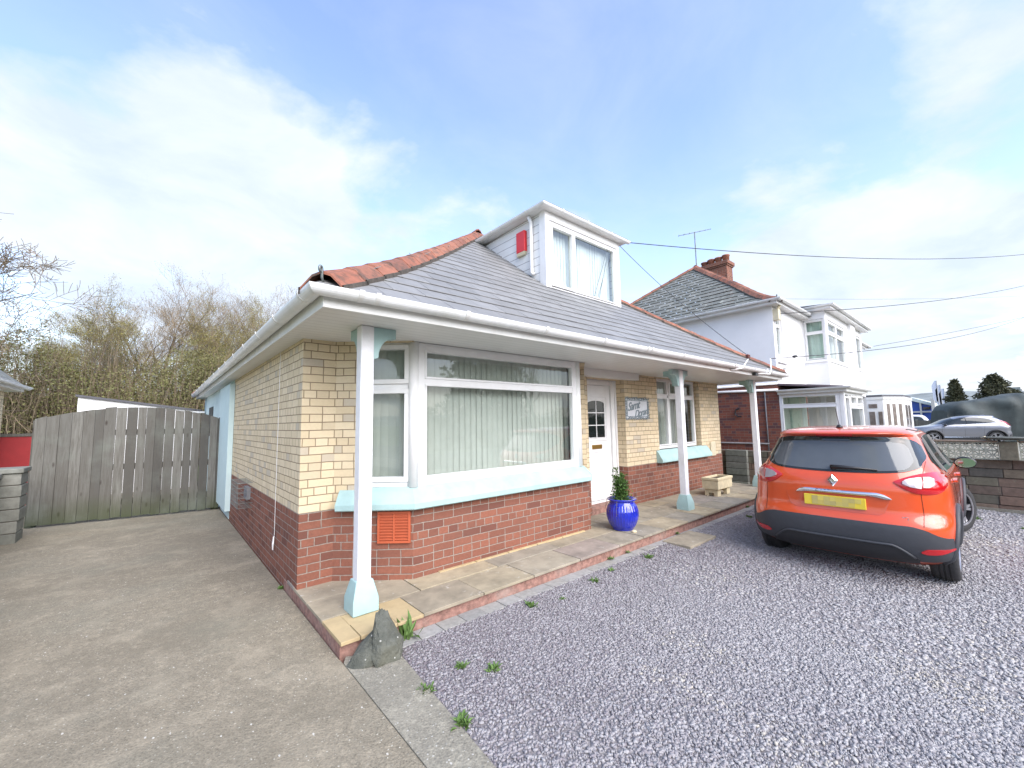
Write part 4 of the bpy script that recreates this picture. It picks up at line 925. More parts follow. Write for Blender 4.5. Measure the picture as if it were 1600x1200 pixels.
# stone trough
tx0, tx1, ty0, ty1 = 7.93, 8.56, 3.42, 3.72
TR = thing('stone_trough', 'rectangular cream cast stone planter on two feet, on the porch under the window', 'planter', (8.25, 3.57, ZP))
mb = MB(); a, b_ = .13, .34
for q0, q1 in (((tx0, ty0, ZP+a), (tx1, ty0+.04, ZP+b_)), ((tx0, ty1-.04, ZP+a), (tx1, ty1, ZP+b_)), ((tx0, ty0+.04, ZP+a), (tx0+.04, ty1-.04, ZP+b_)), ((tx1-.04, ty0+.04, ZP+a), (tx1, ty1-.04, ZP+b_)), ((tx0+.04, ty0+.04, ZP+a), (tx1-.04, ty1-.04, ZP+a+.04))): mb.box(q0, q1)
mb.box((tx0-.012, ty0-.012, ZP+b_-.045), (tx1+.012, ty0, ZP+b_-.002)); mb.box((tx0-.012, ty0, ZP+b_-.045), (tx0, ty1, ZP+b_-.002))
mb.build('basin', 'stonepot', TR, bevel=.006)
mb = MB(); mb.box((tx0+.04, ty0+.04, ZP+b_-.08), (tx1-.04, ty1-.04, ZP+b_-.035)); mb.build('soil', 'soil', TR)
for fx in (tx0+.03, tx1-.19):
    mb = MB(); mb.box((fx, ty0+.03, ZP), (fx+.14, ty0+.10, ZP+a)); mb.box((fx, ty1-.10, ZP), (fx+.14, ty1-.03, ZP+a)); mb.box((fx, ty0+.10, ZP+.06), (fx+.14, ty1-.10, ZP+a)); mb.build('foot', 'stonepot', TR, bevel=.005)
# weeds
def weed(x, y, z, s_, label, m='leaf_weed', n=60, cat='weed', hgt=1):
    g = random.Random(int(x*999+y*77)); mb = MB()
    s_ *= g.uniform(.7, 1.0)
    for k in range(n):
        a = g.uniform(0, 6.28); l = s_*g.uniform(.25, 1); el = g.uniform(.15, 1.2)
        d = Vector((math.cos(a)*math.cos(el), math.sin(a)*math.cos(el), math.sin(el)*hgt)); p = Vector((x+g.gauss(0, s_*.22), y+g.gauss(0, s_*.22), z))
        w = Vector((-math.sin(a), math.cos(a), 0))*s_*.09
        q = p+d*l*.6; t = p+d*l+Vector((0, 0, -l*.15))
        mb.add([p-w*.4, p+w*.4, q+w, t, q-w], [(0, 1, 2, 3, 4)], 0, g.random())
    o = mb.build('weed', m, origin=(x, y, z), fixn=False); tag(o, label, cat, 'weeds in the gravel'); return o
for x, y, s_, lb in ((1.56, 2.36, .06, 'small bright green weed in the gravel, left one of the pair nearest the boulder'), (1.69, 2.19, .065, 'small bright green weed in the gravel, right one of the pair nearest the boulder'),
    (1.275, 2.30, .08, 'low weed straddling the concrete edging below the boulder'), (1.275, 1.93, .10, 'largest green weed clump on the concrete edging near the bottom of the view'),
    (2.50, 2.71, .08, 'spreading weed by the grey pavers under the bay window'), (2.8, 2.62, .045, 'tiny faint weed in gravel to the right of the spreading one'),
    (3.35, 2.69, .07, 'weed in dark gravel below the right end of the bay, left of two'), (3.72, 2.76, .06, 'weed in dark gravel below the right end of the bay, right of two'),
    (4.38, 2.72, .08, 'flat green weed in gravel just left of the stepping slab'), (7.3, 2.7, .09, 'weed tuft in gravel beside the orange car rear corner'),
    (10.0, .35, .14, 'low yellowish weed patch in the gravel by the front wheel of the orange car'), (9.7, -.15, .07, 'small weed in the gravel right of the car front wheel')):
    weed(x, y, gz(x, y)+.005, s_, lb)
for x, lb in ((3.98, 'weed at the foot of the step, left one by the stepping slab'), (4.32, 'weed at the foot of the step between the pavers and blue pot'), (5.5, 'weed growing behind the stepping slab at the foot of the step'), (8.0, 'weed at the foot of the step near the stone trough')):
    weed(x, 2.96, gz(x, 2.9)+.02, .05, lb)
weed(1.45, 2.93, .0, .17, 'wispy straggling weed growing from the step behind the boulder', 'leaf_weed', 26, hgt=1.5)
weed(.98, 4.6, .0, .06, 'small weed at the foot of the side wall by the driveway')

# ================================================================== GATE AND LEFT BOUNDARY
ga, gb = Vector((-1.50, 10.17)), Vector((.97, 9.80)); gd = (gb-ga); GL = gd.length; gd /= GL; gn = Vector((gd.y, -gd.x))
G = thing('driveway_gate', 'grey weathered wooden gate of upright planks with an arched top across the driveway', 'gate', (-.26, 9.98, 0))
g = random.Random(5); x = 0; n = 19; k = 0
while x < GL-.03:
    w = g.uniform(.115, .150); x1 = min(x+w, GL); t = (x+x1)/2/GL
    top = lambda t: 1.70+.245*math.sin(math.pi*min(1, max(0, t*.96+.03)))**.8+.0
    gap = .008 if (7 <= k <= 9 or 12 <= k <= 17) else .003
    ta, tb = top(x/GL), top(x1/GL); jt = g.uniform(-.012, .012)
    if x1 > GL-.02: tb += .06
    P = lambda u, z, d_: (ga.x+gd.x*u+gn.x*d_, ga.y+gd.y*u+gn.y*d_, z)
    bot = .025+g.uniform(0, .02); dd = g.uniform(0, .008)
    mb = MB().prism([P(x+gap/2, bot, dd), P(x1-gap/2, bot, dd), P(x1-gap/2, tb+jt, dd), P(x+gap/2, ta+jt, dd)], (gn.x*.02, gn.y*.02, 0), r=g.random())
    mb.build('plank', 'wood', G, bevel=.002); x = x1; k += 1
mb = MB()
for z in (.25, .85, 1.45): mb.obox((ga.x, ga.y, 0), gd, gn, (.03, GL-.03), (-.05, -.004), (z, z+.10))
mb.build('rail', 'wood', G)
mb = MB()
for uu in (.02, GL-.06): mb.obox((ga.x, ga.y, 0), gd, gn, (uu-.06, uu+.05), (-.16, -.055), (0, 1.72))
mb.build('gate_post', 'wood', G)
def blockwall(mb, o, ang, L_, z0, z1, th=.2, bl=.44, bh=.15, g=random.Random(2), zf=None):
    u = (math.cos(ang), math.sin(ang)); n = (u[1], -u[0]); z = z0; row = 0
    while z < z1-.02:
        h = min(bh, z1-z); x = -bl/2*(row % 2)
        while x < L_:
            a, b = max(x, 0), min(x+bl*g.uniform(.8, 1.2), L_)
            if b-a > .02: mb.obox((o[0], o[1], 0), u, n, (a+.004, b-.004), (-th+g.uniform(-.006, .006), g.uniform(-.012, .012)), (z+.004, z+h-.004))
            x = b if b < L_ else L_+1
        mb.obox((o[0], o[1], 0), u, n, (0.002, L_-.002), (-th+.015, -.015), (z-.004, z+h-.001), mi=1)
        z += h; row += 1
    return mb
# low wall on the left with its end pier
LWT = thing('garden_wall', 'low mossy grey block wall with end pier beside the left edge of the driveway', 'wall', (-1.6, 8, 0))
mb = MB(); blockwall(mb, (-1.62, 3.0), math.pi/2, 6.0, -.05, .90, .2); mb.build('wall', ['blockg', 'mortar'], LWT, bevel=.008)
mb = MB(); mb.box((-1.86, 3.0, .90), (-1.58, 9.0, .97)); mb.build('coping', 'blockg', LWT, bevel=.012)
mb = MB()
for k in range(6): z = -.03+k*.165; mb.box((-1.86+rng.uniform(-.008, .008), 9.0, z+.004), (-1.41+rng.uniform(-.012, .012), 9.42, z+.161))
mb.box((-1.85, 9.01, -.03), (-1.425, 9.41, .955), mi=1); mb.build('pier', ['blockg', 'mortar'], LWT, bevel=.01)
mb = MB(); mb.prism([(-1.88, 8.97, .96), (-1.385, 8.97, .96), (-1.385, 9.45, .96), (-1.88, 9.45, .96)], (0, 0, .07)); mb.build('pier_cap', 'blockg', LWT, bevel=.015)
o = MB().box((-6, 13.0, -.1), (-1.75, 13.06, 1.44)).build('fence_panel', 'redfence'); tag(o, 'bright red panel fence behind the gate at the far left', 'fence')
mb = MB(); mb.box((-6, 12.98, 1.441), (-1.72, 13.08, 1.50)); mb.build('capping', 'wood', o)
# house on the far left, only its corner in view
HL = thing('brick_house', 'corner of a yellow brick house with white gutter at the left edge of the view', 'house', (-5, 14, 0))
mb = MB(); wall(mb, (-8, 11.0), (-2.35, 11.0), -.1, 2.35); wall(mb, (-2.35, 11.0), (-2.35, 12.9), -.1, 2.35); mb.build('wall', 'brick_y', HL, fixn=False)
mb = MB(); mb.prism([(-8, 10.7, 2.36), (-2.14, 10.7, 2.36), (-2.14, 13.2, 2.36), (-8, 13.2, 2.36)], (0, 0, .10)); mb.build('fascia', 'upvc', HL, bevel=.005)
gutter([(-8, 10.66), (-2.08, 10.66), (-2.08, 13.2)], HL, .055, 2.46, [])
mb = MB(); mb.add([(-8, 10.68, 2.48), (-2.12, 10.68, 2.48), (-4.0, 13.0, 4.2), (-8, 13.0, 4.2), (-2.12, 13.2, 2.48), (-4, 13.2, 4.2)], [(0, 1, 2, 3), (1, 4, 5, 2)]); mb.build('roof', 'slate_old', HL, fixn=False)
# flat-roofed garage behind the gate
GA = thing('garage', 'white flat roofed garage with black roof edge behind the wooden gate', 'garage', (-.3, 15, 0))
mb = MB(); mb.prism([(-1.43, 14.0, -.1), (.9, 14.0, -.1), (.9, 14.0, 2.00), (-1.43, 14.0, 2.335)], (0, 5.0, 0)); mb.build('wall', 'render', GA)
mb = MB(); mb.prism([(-1.47, 13.94, 2.335), (.93, 13.94, 1.99), (.93, 13.94, 2.04), (-1.47, 13.94, 2.385)], (0, 5.12, 0)); mb.build('roof', 'felt', GA)
mb = MB(); mb.box((.6, 13.93, 1.955), (.98, 13.999, 2.0)); mb.build('gutter', 'upvc', GA)

# ================================================================== RIGHT BOUNDARY WALL
BX = 11.2
W = thing('boundary_wall', 'weathered brown block wall with patterned screen blocks on top, beyond the orange car', 'wall', (BX+.1, 1, 0))
mb = MB(); blockwall(mb, (BX, 9.0), -math.pi/2, 12.3, -.18, .76, .2, .46, .155, random.Random(9)); mb.build('wall', ['block', 'mortar'], W, bevel=.01)
mb = MB(); mb.box((BX-.01, -3.3, -.13), (BX-.075, 2.9, -.085)); mb.build('kerb', 'kerbcon', W)
# end pier nearer the bungalow
mb = MB()
for k in range(6): z = -.16+k*.155; mb.box((BX-.12+rng.uniform(-.01, .01), 4.05, z+.004), (BX-.001, 4.55, z+.151))
mb.box((BX-.105, 4.06, -.16), (BX-.002, 4.54, .765), mi=1); mb.build('pier', ['blockg', 'mortar'], W, bevel=.01)
def screenblock(parent, y0, z0, s_=.29, mesh=[None]):
    if mesh[0] is None:
        mb = MB(); x0_, x1_ = BX-.14, BX-.03; t = .012
        Y = lambda v: y0+v; 
        mb.box((x0_, y0, z0), (x1_, y0+s_, z0+t)); mb.box((x0_, y0, z0+s_-t), (x1_, y0+s_, z0+s_)); mb.box((x0_, y0, z0+t), (x1_, y0+t, z0+s_-t)); mb.box((x0_, y0+s_-t, z0+t), (x1_, y0+s_, z0+s_-t))
        cy, cz = y0+s_/2, z0+s_/2
        for a in range(8):
            an = a*math.pi/4; l = s_*.46*(1.32 if a % 2 else 1)
            mt = Matrix.Translation((0, cy, cz)) @ Matrix.Rotation(an, 4, 'X')
            mb.box((x0_+.01, -.0065, .0), (x1_-.01, .0065, l), mat=mt)
        mb.box((x0_+.006, cy-.016, cz-.016), (x1_-.006, cy+.016, cz+.016))
        o = mb.build('screen_block', 'breeze', parent); mesh[0] = (o, y0, z0); return o
    o = mesh[0][0].copy(); col.objects.link(o); o.parent = parent; o.location = (0, y0-mesh[0][1], z0-mesh[0][2]); return o
for z_ in (.765, .915):
    for k in range(14): screenblock(W, 2.118-(k+1)*.152, z_, .148)
    for k in range(19): screenblock(W, -.24-(k+1)*.152, z_, .148)
mb = MB(); mb.box((BX-.2, -.225, .762), (BX+.02, -.015, 1.075)); mb.build('screen_pier', 'block', W, bevel=.01)
mb = MB(); mb.box((BX-.17, -3.3, 1.066), (BX+.02, -.23, 1.088)); mb.box((BX-.17, -.010, 1.066), (BX+.02, 2.2, 1.088)); mb.build('coping', 'block', W, bevel=.006)
PB = thing('stone_bowl', 'shallow dark stone bowl with pale scrolled feet standing on the wall pier', 'planter', (BX-.09, -.12, 1.076))
mb = MB(); mb.lathe([(0, .03), (.12, .03), (.25, .05), (.27, .075), (.25, .075), (.12, .055), (0, .05)], (BX-.09, -.12, 1.076), 24); mb.build('bowl', 'rock', PB, smooth=True)
for sg in (-1, 1):
    mb = MB(); mb.tube([(BX-.09, -.12+sg*(.16+.05*math.cos(t)), 1.086+.03*math.sin(t)+.012) for t in [k*.6 for k in range(11)]], .011, 6); mb.tube([(BX-.09, -.12+sg*.21, 1.10), (BX-.09, -.12+sg*.30, 1.14), (BX-.09, -.12+sg*.24, 1.16)], .01, 6); mb.build('scroll_foot', 'cream', PB, smooth=True)

# ================================================================== NEIGHBOUR HOUSE
N = thing('semi_detached_house', 'white rendered two storey house with slate roof, brick ground floor and glazed porch', 'house', (17, 7.4, 0))
nx0, nyf, nyb = 12.6, 3.70, 11.2; nx1 = 24.4; ze = 4.62
mb = MB(); wall(mb, (nx0, nyb), (nx0, nyf), -.2, 2.44); wall(mb, (nx0, nyf), (15.2, nyf), -.2, 2.44); mb.build('ground_floor_wall', 'brick_n', N, fixn=False)
mb = MB(); wall(mb, (nx0, nyb), (nx0, nyf), 2.44, ze); wall(mb, (nx0, nyf), (nx1, nyf), 2.44, ze, [(.22, .74, 3.25, 4.52)], reveal=.1); wall(mb, (nx1, nyf), (nx1, nyb), -.2, ze); wall(mb, (nx1, nyb), (nx0, nyb), -.2, ze)
mb.prism([(12.72, nyf-.06, 3.05), (13.45, nyf-.06, 3.05), (13.45, nyf-.06, 3.14), (12.72, nyf-.06, 3.14)], (0, .058, 0))
mb.build('rendered_wall', 'render', N, fixn=False)
window(N, (nx0+.22, nyf+.02), 0, .52, 3.25, 4.52, [(.04, .48, 3.30, 4.10, 0), (.04, .48, 4.14, 4.48, 0)], inset=.03, name='window', fw=.04, slats=False, backing='net', gap=.08)
mb = MB(); mb.box((nx0+.22, nyf+.3, 3.2), (nx0+.74, nyf+.31, 4.55)); mb.build('room_shade_sheet', 'dark', N)
nX0, nY0 = 12.29, 3.46; nprof = [(0, 4.66), (.35, 4.86), (.7, 5.10), (1.5, 5.78), (3.87, 7.64)]
def nzr(s):
    for (a, za), (b, zb) in zip(nprof, nprof[1:]):
        if s <= b: return za+(zb-za)*(s-a)/(b-a)
    return nprof[-1][1]
nX1, nY1 = 24.7, 11.2; NS = (nY1-nY0)/2
mb = MB()
slates(mb, nzr, NS, nY0, nY1, lambda x, s, z: (nX0+s, x, z), .28, .25, .024, jit=.006)
slates(mb, nzr, NS, nX0, nX1, lambda x, s, z: (x, nY0+s, z), .28, .25, .024, jit=.006)
slates(mb, nzr, NS, nY0, nY1, lambda x, s, z: (nX1-s, x, z), .28, .25, .024, jit=.006)
slates(mb, nzr, NS, nX0, nX1, lambda x, s, z: (x, nY1-s, z), .28, .25, .024, jit=.006)
NR = mb.build('roof', 'slate_old', N, fixn=False)
for cx_, cy_, dx, dy in ((nX0, nY0, 1, 1), (nX0, nY1, 1, -1), (nX1, nY0, -1, 1)): hip(N, (cx_, cy_), dx, dy, nzr, NS-.03, half=.15)
ridge(N, nX0+NS, nX1-NS, (nY0+NS, nzr(NS)+.03), axis='X')
hip_iron(N, nX0+.03, nY0+.03, 4.70, .7, .7)
mb = MB(); mb.box((nX0+.06, nY0+.06, ze-.02), (nx1, nyf, ze)); mb.box((nX0+.06, nyf, ze-.02), (nx0, nY1-.1, ze)); mb.build('soffit', 'upvc_d', N)
mb = MB(); mb.box((nX0+.04, nY0+.04, ze-.025), (nx1+.2, nY0+.06, ze+.09)); mb.box((nX0+.04, nY0+.06, ze-.025), (nX0+.06, nY1, ze+.09)); mb.build('fascia', 'upvc', N)
gutter([(20.9, nY0-.02), (nX1+.05, nY0-.02)], N, .055, ze+.10, [])
gutter([(nX0-.02, nY1), (nX0-.02, nY0-.02), (15.05, nY0-.02)], N, .055, ze+.10, [(nX0-.02, y, -math.pi/2) for y in (4.3, 5.3, 6.3, 7.3)])
# chimney with pots
mb = MB(); CX = 18.3; mb.box((CX, 6.95, 6.2), (CX+.6, 8.1, 8.27)); mb.box((CX-.04, 6.91, 8.15), (CX+.64, 8.14, 8.21)); mb.box((CX-.08, 6.87, 8.215), (CX+.68, 8.18, 8.37))
CH = mb.build('chimney', 'brick_r', N, bevel=.01)
for k, y in enumerate((7.08, 7.39, 7.70, 8.0)):
    mb = MB(); h = [.32, .30, .28, .26][k]; mb.lathe([(.13, 0), (.14, h*.8), (.16, h*.85), (.16, h), (.12, h), (.11, h*.8)]+([(.0, h*.8)] if k != 2 else [(.18, h*1.02), (.12, h*1.15), (0, h*1.2)]), (CX+.3, y, 8.37), 16)
    mb.build('chimney_pot', 'tile', CH, smooth=True)
mb = MB(); mb.tube([(16.35, 7.36, 7.5), (16.35, 7.36, 9.15)], .022, 6); mb.tube([(15.98, 7.85, 9.10), (16.8, 6.9, 9.28)], .014, 6)
for k in range(7): t = k/6; c = Vector((15.98+.82*t, 7.85-.95*t, 9.10+.18*t)); w = Vector((0.4, .3, 0))*(.5-.3*t)*.35; mb.tube([c-w, c+w], .008, 5)
mb.build('aerial', 'galv', N)
# upper bay
bx0, by, bx1 = 15.28, 3.10, 20.55; bz0, bz1 = 2.5, 4.80
mb = MB(); wall(mb, (bx0, nyf), (bx0, by), bz0, bz1, [(.04, .60-.04, 3.26, 4.56)], reveal=.05); wall(mb, (bx0, by), (bx1, by), bz0, bz1, [(.22, 2.45, 3.26, 4.56), (3.9, 5.15, 3.26, 4.56)], reveal=.05); wall(mb, (bx1, by), (bx1, nyf), bz0, bz1)
mb.box((18.3, by-.09, bz0), (19.0, by-.001, bz1)); mb.build('bay_wall', 'render', N, fixn=False)
window(N, (bx0, nyf-.05), -math.pi/2, .51, 3.28, 4.55, [(.03, .48, 3.33, 4.12, 0), (.03, .48, 4.17, 4.51, 0)], inset=.02, name='bay_window', fw=.035, slats=False, backing='netpale', gap=.06)
window(N, (bx0+.22, by), 0, 2.23, 3.28, 4.55, [(.05, 1.06, 3.33, 4.12, 0), (1.12, 2.18, 3.33, 4.12, 0), (.05, 1.06, 4.17, 4.5, 1), (1.12, 2.18, 4.17, 4.5, 1)], inset=.02, name='bay_window', fw=.045, slats=False, backing='net', gap=.1)
window(N, (bx0+3.9, by), 0, 1.25, 3.28, 4.55, [(.05, 1.2, 3.33, 4.5, 0)], inset=.02, name='bay_window', fw=.045, slats=False, backing='net', gap=.1)
mb = MB(); mb.box((bx0+.1, by-.03, 3.22), (bx0+2.6, by-.001, 3.28)); mb.build('window_sill', 'upvc', N)
MB().box((bx0+3.85, by-.03, 3.22), (bx0+5.2, by-.001, 3.28)).build('window_sill', 'upvc', N); MB().box((bx0-.03, by+.02, 3.22), (bx0-.001, nyf, 3.28)).build('window_sill', 'upvc', N)
mb = MB(); mb.prism([(bx0-.2, by-.2, 4.80), (bx1+.3, by-.2, 4.80), (bx1+.3, nyf+.6, 4.80), (bx0-.2, nyf+.6, 4.80)], (0, 0, .10)); mb.build('bay_fascia', 'upvc', N, bevel=.005)
mb = MB(); mb.prism([(bx0-.17, by-.17, 4.90), (bx1+.27, by-.17, 4.90), (bx1+.27, nyf+.7, 5.02), (bx0-.17, nyf+.7, 5.02)], (0, 0, .04)); mb.build('bay_roof', 'felt', N)
gutter([(bx0-.24, nyf+.3), (bx0-.24, by-.24), (bx1+.34, by-.24)], N, .05, 4.92, [])
mb = MB(); mb.tube([(12.72, nyf-.16, 4.62), (12.72, nyf-.1, 4.50), (12.72, nyf-.05, 4.42)], .04, 8); mb.box((12.62, nyf-.14, 4.20), (12.80, nyf-.002, 4.50)); mb.build('hopper', 'cream', N, bevel=.01)
mb = MB(); mb.tube([(12.57, 6.4, 2.36), (12.57, nyf, 2.30)], .035, 8); mb.tube([(nx0-.02, 10, 2.47), (nx0-.02, nyf, 2.47)], .03, 6); mb.build('waste_pipe', 'upvc', N, smooth=True)
mb = MB(); mb.tube([(12.57, 9, .86), (12.57, 4.0, .86)], .02, 6); mb.tube([(12.57, 4.02, 2.26), (12.57, 4.02, .60)], .016, 6); mb.build('iron_pipe', 'lead', N, smooth=True)
mb = MB(); mb.tube([(12.56, 4.7+.12*math.sin(t), 1.72+.12*math.cos(t)) for t in [k*.9 for k in range(5)]], .02, 5); mb.build('wall_bracket', 'black', N)
# glazed porch in front
cx0, cx1, cy0 = 12.6, 14.95, 2.34
PO = bpy.data.objects.new('glazed_porch', None); col.objects.link(PO); PO.parent = N; PO['org'] = tuple(N['org'])
window(PO, (cx0, nyf-.004), -math.pi/2, nyf-cy0-.078, -.1, 2.16, [(.055, nyf-cy0-.133, -.045, 1.82, 0), (.055, nyf-cy0-.133, 1.88, 2.105, 0)], name='side_glazing', fw=.06, backing=None)
window(PO, (cx0, cy0), 0, cx1-cx0, -.1, 2.16, [(.12, .62, .3, 2.05, 1), (.75, 1.45, 1.85, 2.09, 1), (1.52, 2.25, 1.85, 2.09, 1), (.75, 2.25, .85, 1.78, 0)], name='front_glazing', fw=.06, backing=None)
mb = MB(); mb.box((cx0+.74, cy0-.002, -.1), (cx1, cy0+.06, .8)); mb.box((cx0+.005, cy0-.02, -.1), (cx0+.11, cy0+.05, 2.2)); mb.build('porch_panel', 'upvc', PO)
mb = MB()
for a_, b_ in ((.061, .118), (.622, .748), (2.252, 2.288)): mb.box((cx0+a_, cy0+.004, -.04), (cx0+b_, cy0+.05, 2.1))
mb.box((cx0+.75, cy0+.006, .80), (cx0+2.25, cy0+.05, .848)); mb.build('porch_post', 'upvc', PO)
wall_m = MB(); wall_m.box((cx0+.1, nyf-.03, -.1), (cx1, nyf-.003, 2.3)); wall_m.build('porch_back_wall', plain('porch_inner_wall', (.45, .50, .44), .9, var=.1), PO)
mb = MB(); mb.box((13.3, nyf-.07, .0), (14.1, nyf-.031, 1.75)); mb.box((13.25, nyf-.06, 1.85), (14.15, nyf-.031, 2.12)); mb.build('inner_door', 'floortile', PO)
mb = MB(); mb.box((cx0-.10, cy0-.10, 2.162), (cx1+.12, nyf-.002, 2.26)); mb.build('porch_fascia', 'upvc_d', PO, bevel=.005)
mb = MB(); mb.prism([(cx0-.02, cy0-.02, 2.26), (cx1, cy0-.02, 2.26), (cx1, nyf-.004, 2.42), (cx0-.02, nyf-.004, 2.42)], (0, 0, .05)); mb.build('porch_roof', plain('purple_felt', (.13, .10, .11), .9, var=.2, bmp=.4), PO)
gutter([(cx0-.15, nyf), (cx0-.15, cy0-.15), (cx1+.2, cy0-.15)], PO, .045, 2.28, [])
# plant inside the porch
PL = thing('house_plant', 'tall broad leaved green plant standing inside the glazed porch', 'plant', (13.0, 3.2, -.1))
mb = MB(); mb.lathe([(0, 0), (.12, 0), (.16, .3), (.15, .32), (0, .3)], (13.0, 3.2, -.1), 14); mb.build('pot', 'stonepot', PL, smooth=True)
g = random.Random(8); mb = MB()
for k in range(9):
    a = g.uniform(0, 6.28); l = g.uniform(.7, 1.25); sp = g.uniform(.1, .5); d = Vector((math.cos(a)*sp, math.sin(a)*sp, 1)).normalized()
    b0 = Vector((13.0, 3.2, .2)); tip = b0+d*l; s_ = Vector((-math.sin(a), math.cos(a), 0))*.075
    m1 = b0+d*l*.62
    mb.add([b0, m1+s_, tip+Vector((math.cos(a), math.sin(a), 0))*.05, m1-s_, b0+d*l*.45], [(4, 1, 2, 3)], 0, g.random()); mb.tube([b0, b0+d*l*.46], .008, 5)
mb.build('leaves', 'leaf_weed', PL, fixn=False)
# next house along
N2 = thing('porch_extension', 'single storey white porch with tall narrow windows, beyond the white two storey house', 'porch', (27, 3.2, 0))
mb = MB(); mb.box((26.4, 4.0, -.2), (33, 9, 2.28)); mb.build('rear_wall', 'render', N2)
pp = [(24.9, 4.0), (24.9, 3.18), (26.2, 2.62), (29.0, 2.62)]
mb = MB(); mb.prism([(x, y, 2.30) for x, y in pp]+[(29, 4, 2.30)], (0, 0, .12)); mb.build('porch_fascia', 'upvc_d', N2)
mb = MB(); mb.prism([(x+.1, y+.05, 2.42) for x, y in pp]+[(28.9, 4, 2.42)], (0, 0, .10)); mb.build('porch_roof', 'felt', N2)
mb = MB(); mb.prism([(x+.03, y+.03, -.2) for x, y in pp]+[(28.9, 3.95, -.2)], (0, 0, 2.5)); mb.build('porch_wall', 'upvc', N2)
mb = MB()
for ya, yb, za, zb in ((3.42, 3.72, 1.92, 2.1), (3.52, 3.72, .8, 1.75), (3.26, 3.40, .8, 1.75)): mb.box((24.905, ya, za), (24.925, yb, zb))
for a_, b_ in ((.15, .3), (.42, .58), (.72, .88)):
    P0, P1 = Vector((24.93, 3.21)), Vector((26.23, 2.65)); d = P1-P0; n_ = Vector((d.y, -d.x)).normalized()*.004
    q0, q1 = P0+d*a_+n_, P0+d*b_+n_; mb.prism([(q0.x, q0.y, .6), (q1.x, q1.y, .6), (q1.x, q1.y, 2.1), (q0.x, q0.y, 2.1)], (n_.x, n_.y, 0))
for xa in (26.5, 27.5): mb.box((xa, 2.635, .8), (xa+.7, 2.648, 2.05))
mb.build('porch_window', plain('brown_porch_glass', (.20, .17, .15), .12, var=.3, nscale=6), N2)

# ================================================================== CARS
def cr(keys, t):
    """smooth interpolation of keyed rows (t, a, b, ...)"""
    n = len(keys)
    if t <= keys[0][0]: return keys[0][1:]
    if t >= keys[-1][0]: return keys[-1][1:]
    for i in range(n-1):
        if keys[i][0] <= t <= keys[i+1][0]:
            k0, k1, k2, k3 = keys[max(i-1, 0)], keys[i], keys[i+1], keys[min(i+2, n-1)]
            h = k2[0]-k1[0]; u = (t-k1[0])/h; out = []
            for j in range(1, len(k1)):
                m1 = (k2[j]-k0[j])/(k2[0]-k0[0]) if k2[0] > k0[0] else 0; m2 = (k3[j]-k1[j])/(k3[0]-k1[0]) if k3[0] > k1[0] else 0
                d = (k2[j]-k1[j])/h
                if d == 0: m1 = m2 = 0
                else:
                    m1 = max(min(m1/d, 3), 0)*d; m2 = max(min(m2/d, 3), 0)*d
                u2, u3 = u*u, u*u*u
                out.append((2*u3-3*u2+1)*k1[j]+(u3-2*u2+u)*h*m1+(-2*u3+3*u2)*k2[j]+(u3-u2)*h*m2)
            return out

def car_body(keys, levels=64, nq=16, ns=22, pr=2.9, pf=2.6):
    """stack of plan outlines. keys: z, xrear, xfront, halfwidth, rear corner length, front corner length"""
    zs = [keys[0][0]+(keys[-1][0]-keys[0][0])*(1-(1-i/(levels-1))**1.5) for i in range(levels)]
    rings = []
    for z in zs:
        xr, xf, w, lr, lf = cr(keys, z); half = []
        lr = min(lr, (xf-xr)*.45); lf = min(lf, (xf-xr)*.5)
        for i in range(nq+1):
            a = math.pi/2*i/nq; half.append((xr+lr*(1-math.cos(a)**(2/pr)), w*math.sin(a)**(2/pr)))
        for i in range(1, ns): t = i/ns; half.append((xr+lr+(xf-lf-xr-lr)*t, w*(1-.012*math.sin(math.pi*t)*0+0)))
        for i in range(nq+1):
            a = math.pi/2*(1-i/nq); half.append((xf-lf*(1-math.cos(a)**(2/pf)), w*math.sin(a)**(2/pf)))
        ring = [(x, y, z) for x, y in half]+[(x, -y, z) for x, y in half[-2:0:-1]]
        rings.append(ring)
    k = len(rings[0]); vs = [v for r in rings for v in r]
    fs = [(i*k+j, i*k+(j+1) % k, (i+1)*k+(j+1) % k, (i+1)*k+j) for i in range(levels-1) for j in range(k)]
    cb = len(vs); vs.append((sum(v[0] for v in rings[0])/k, 0, zs[0])); ct = len(vs); xr, xf = cr(keys, zs[-1])[:2]; vs.append(((xr+xf)/2, 0, zs[-1]+.004))
    fs += [(cb, (j+1) % k, j) for j in range(k)]+[(ct, (levels-1)*k+j, (levels-1)*k+(j+1) % k) for j in range(k)]
    return vs, fs

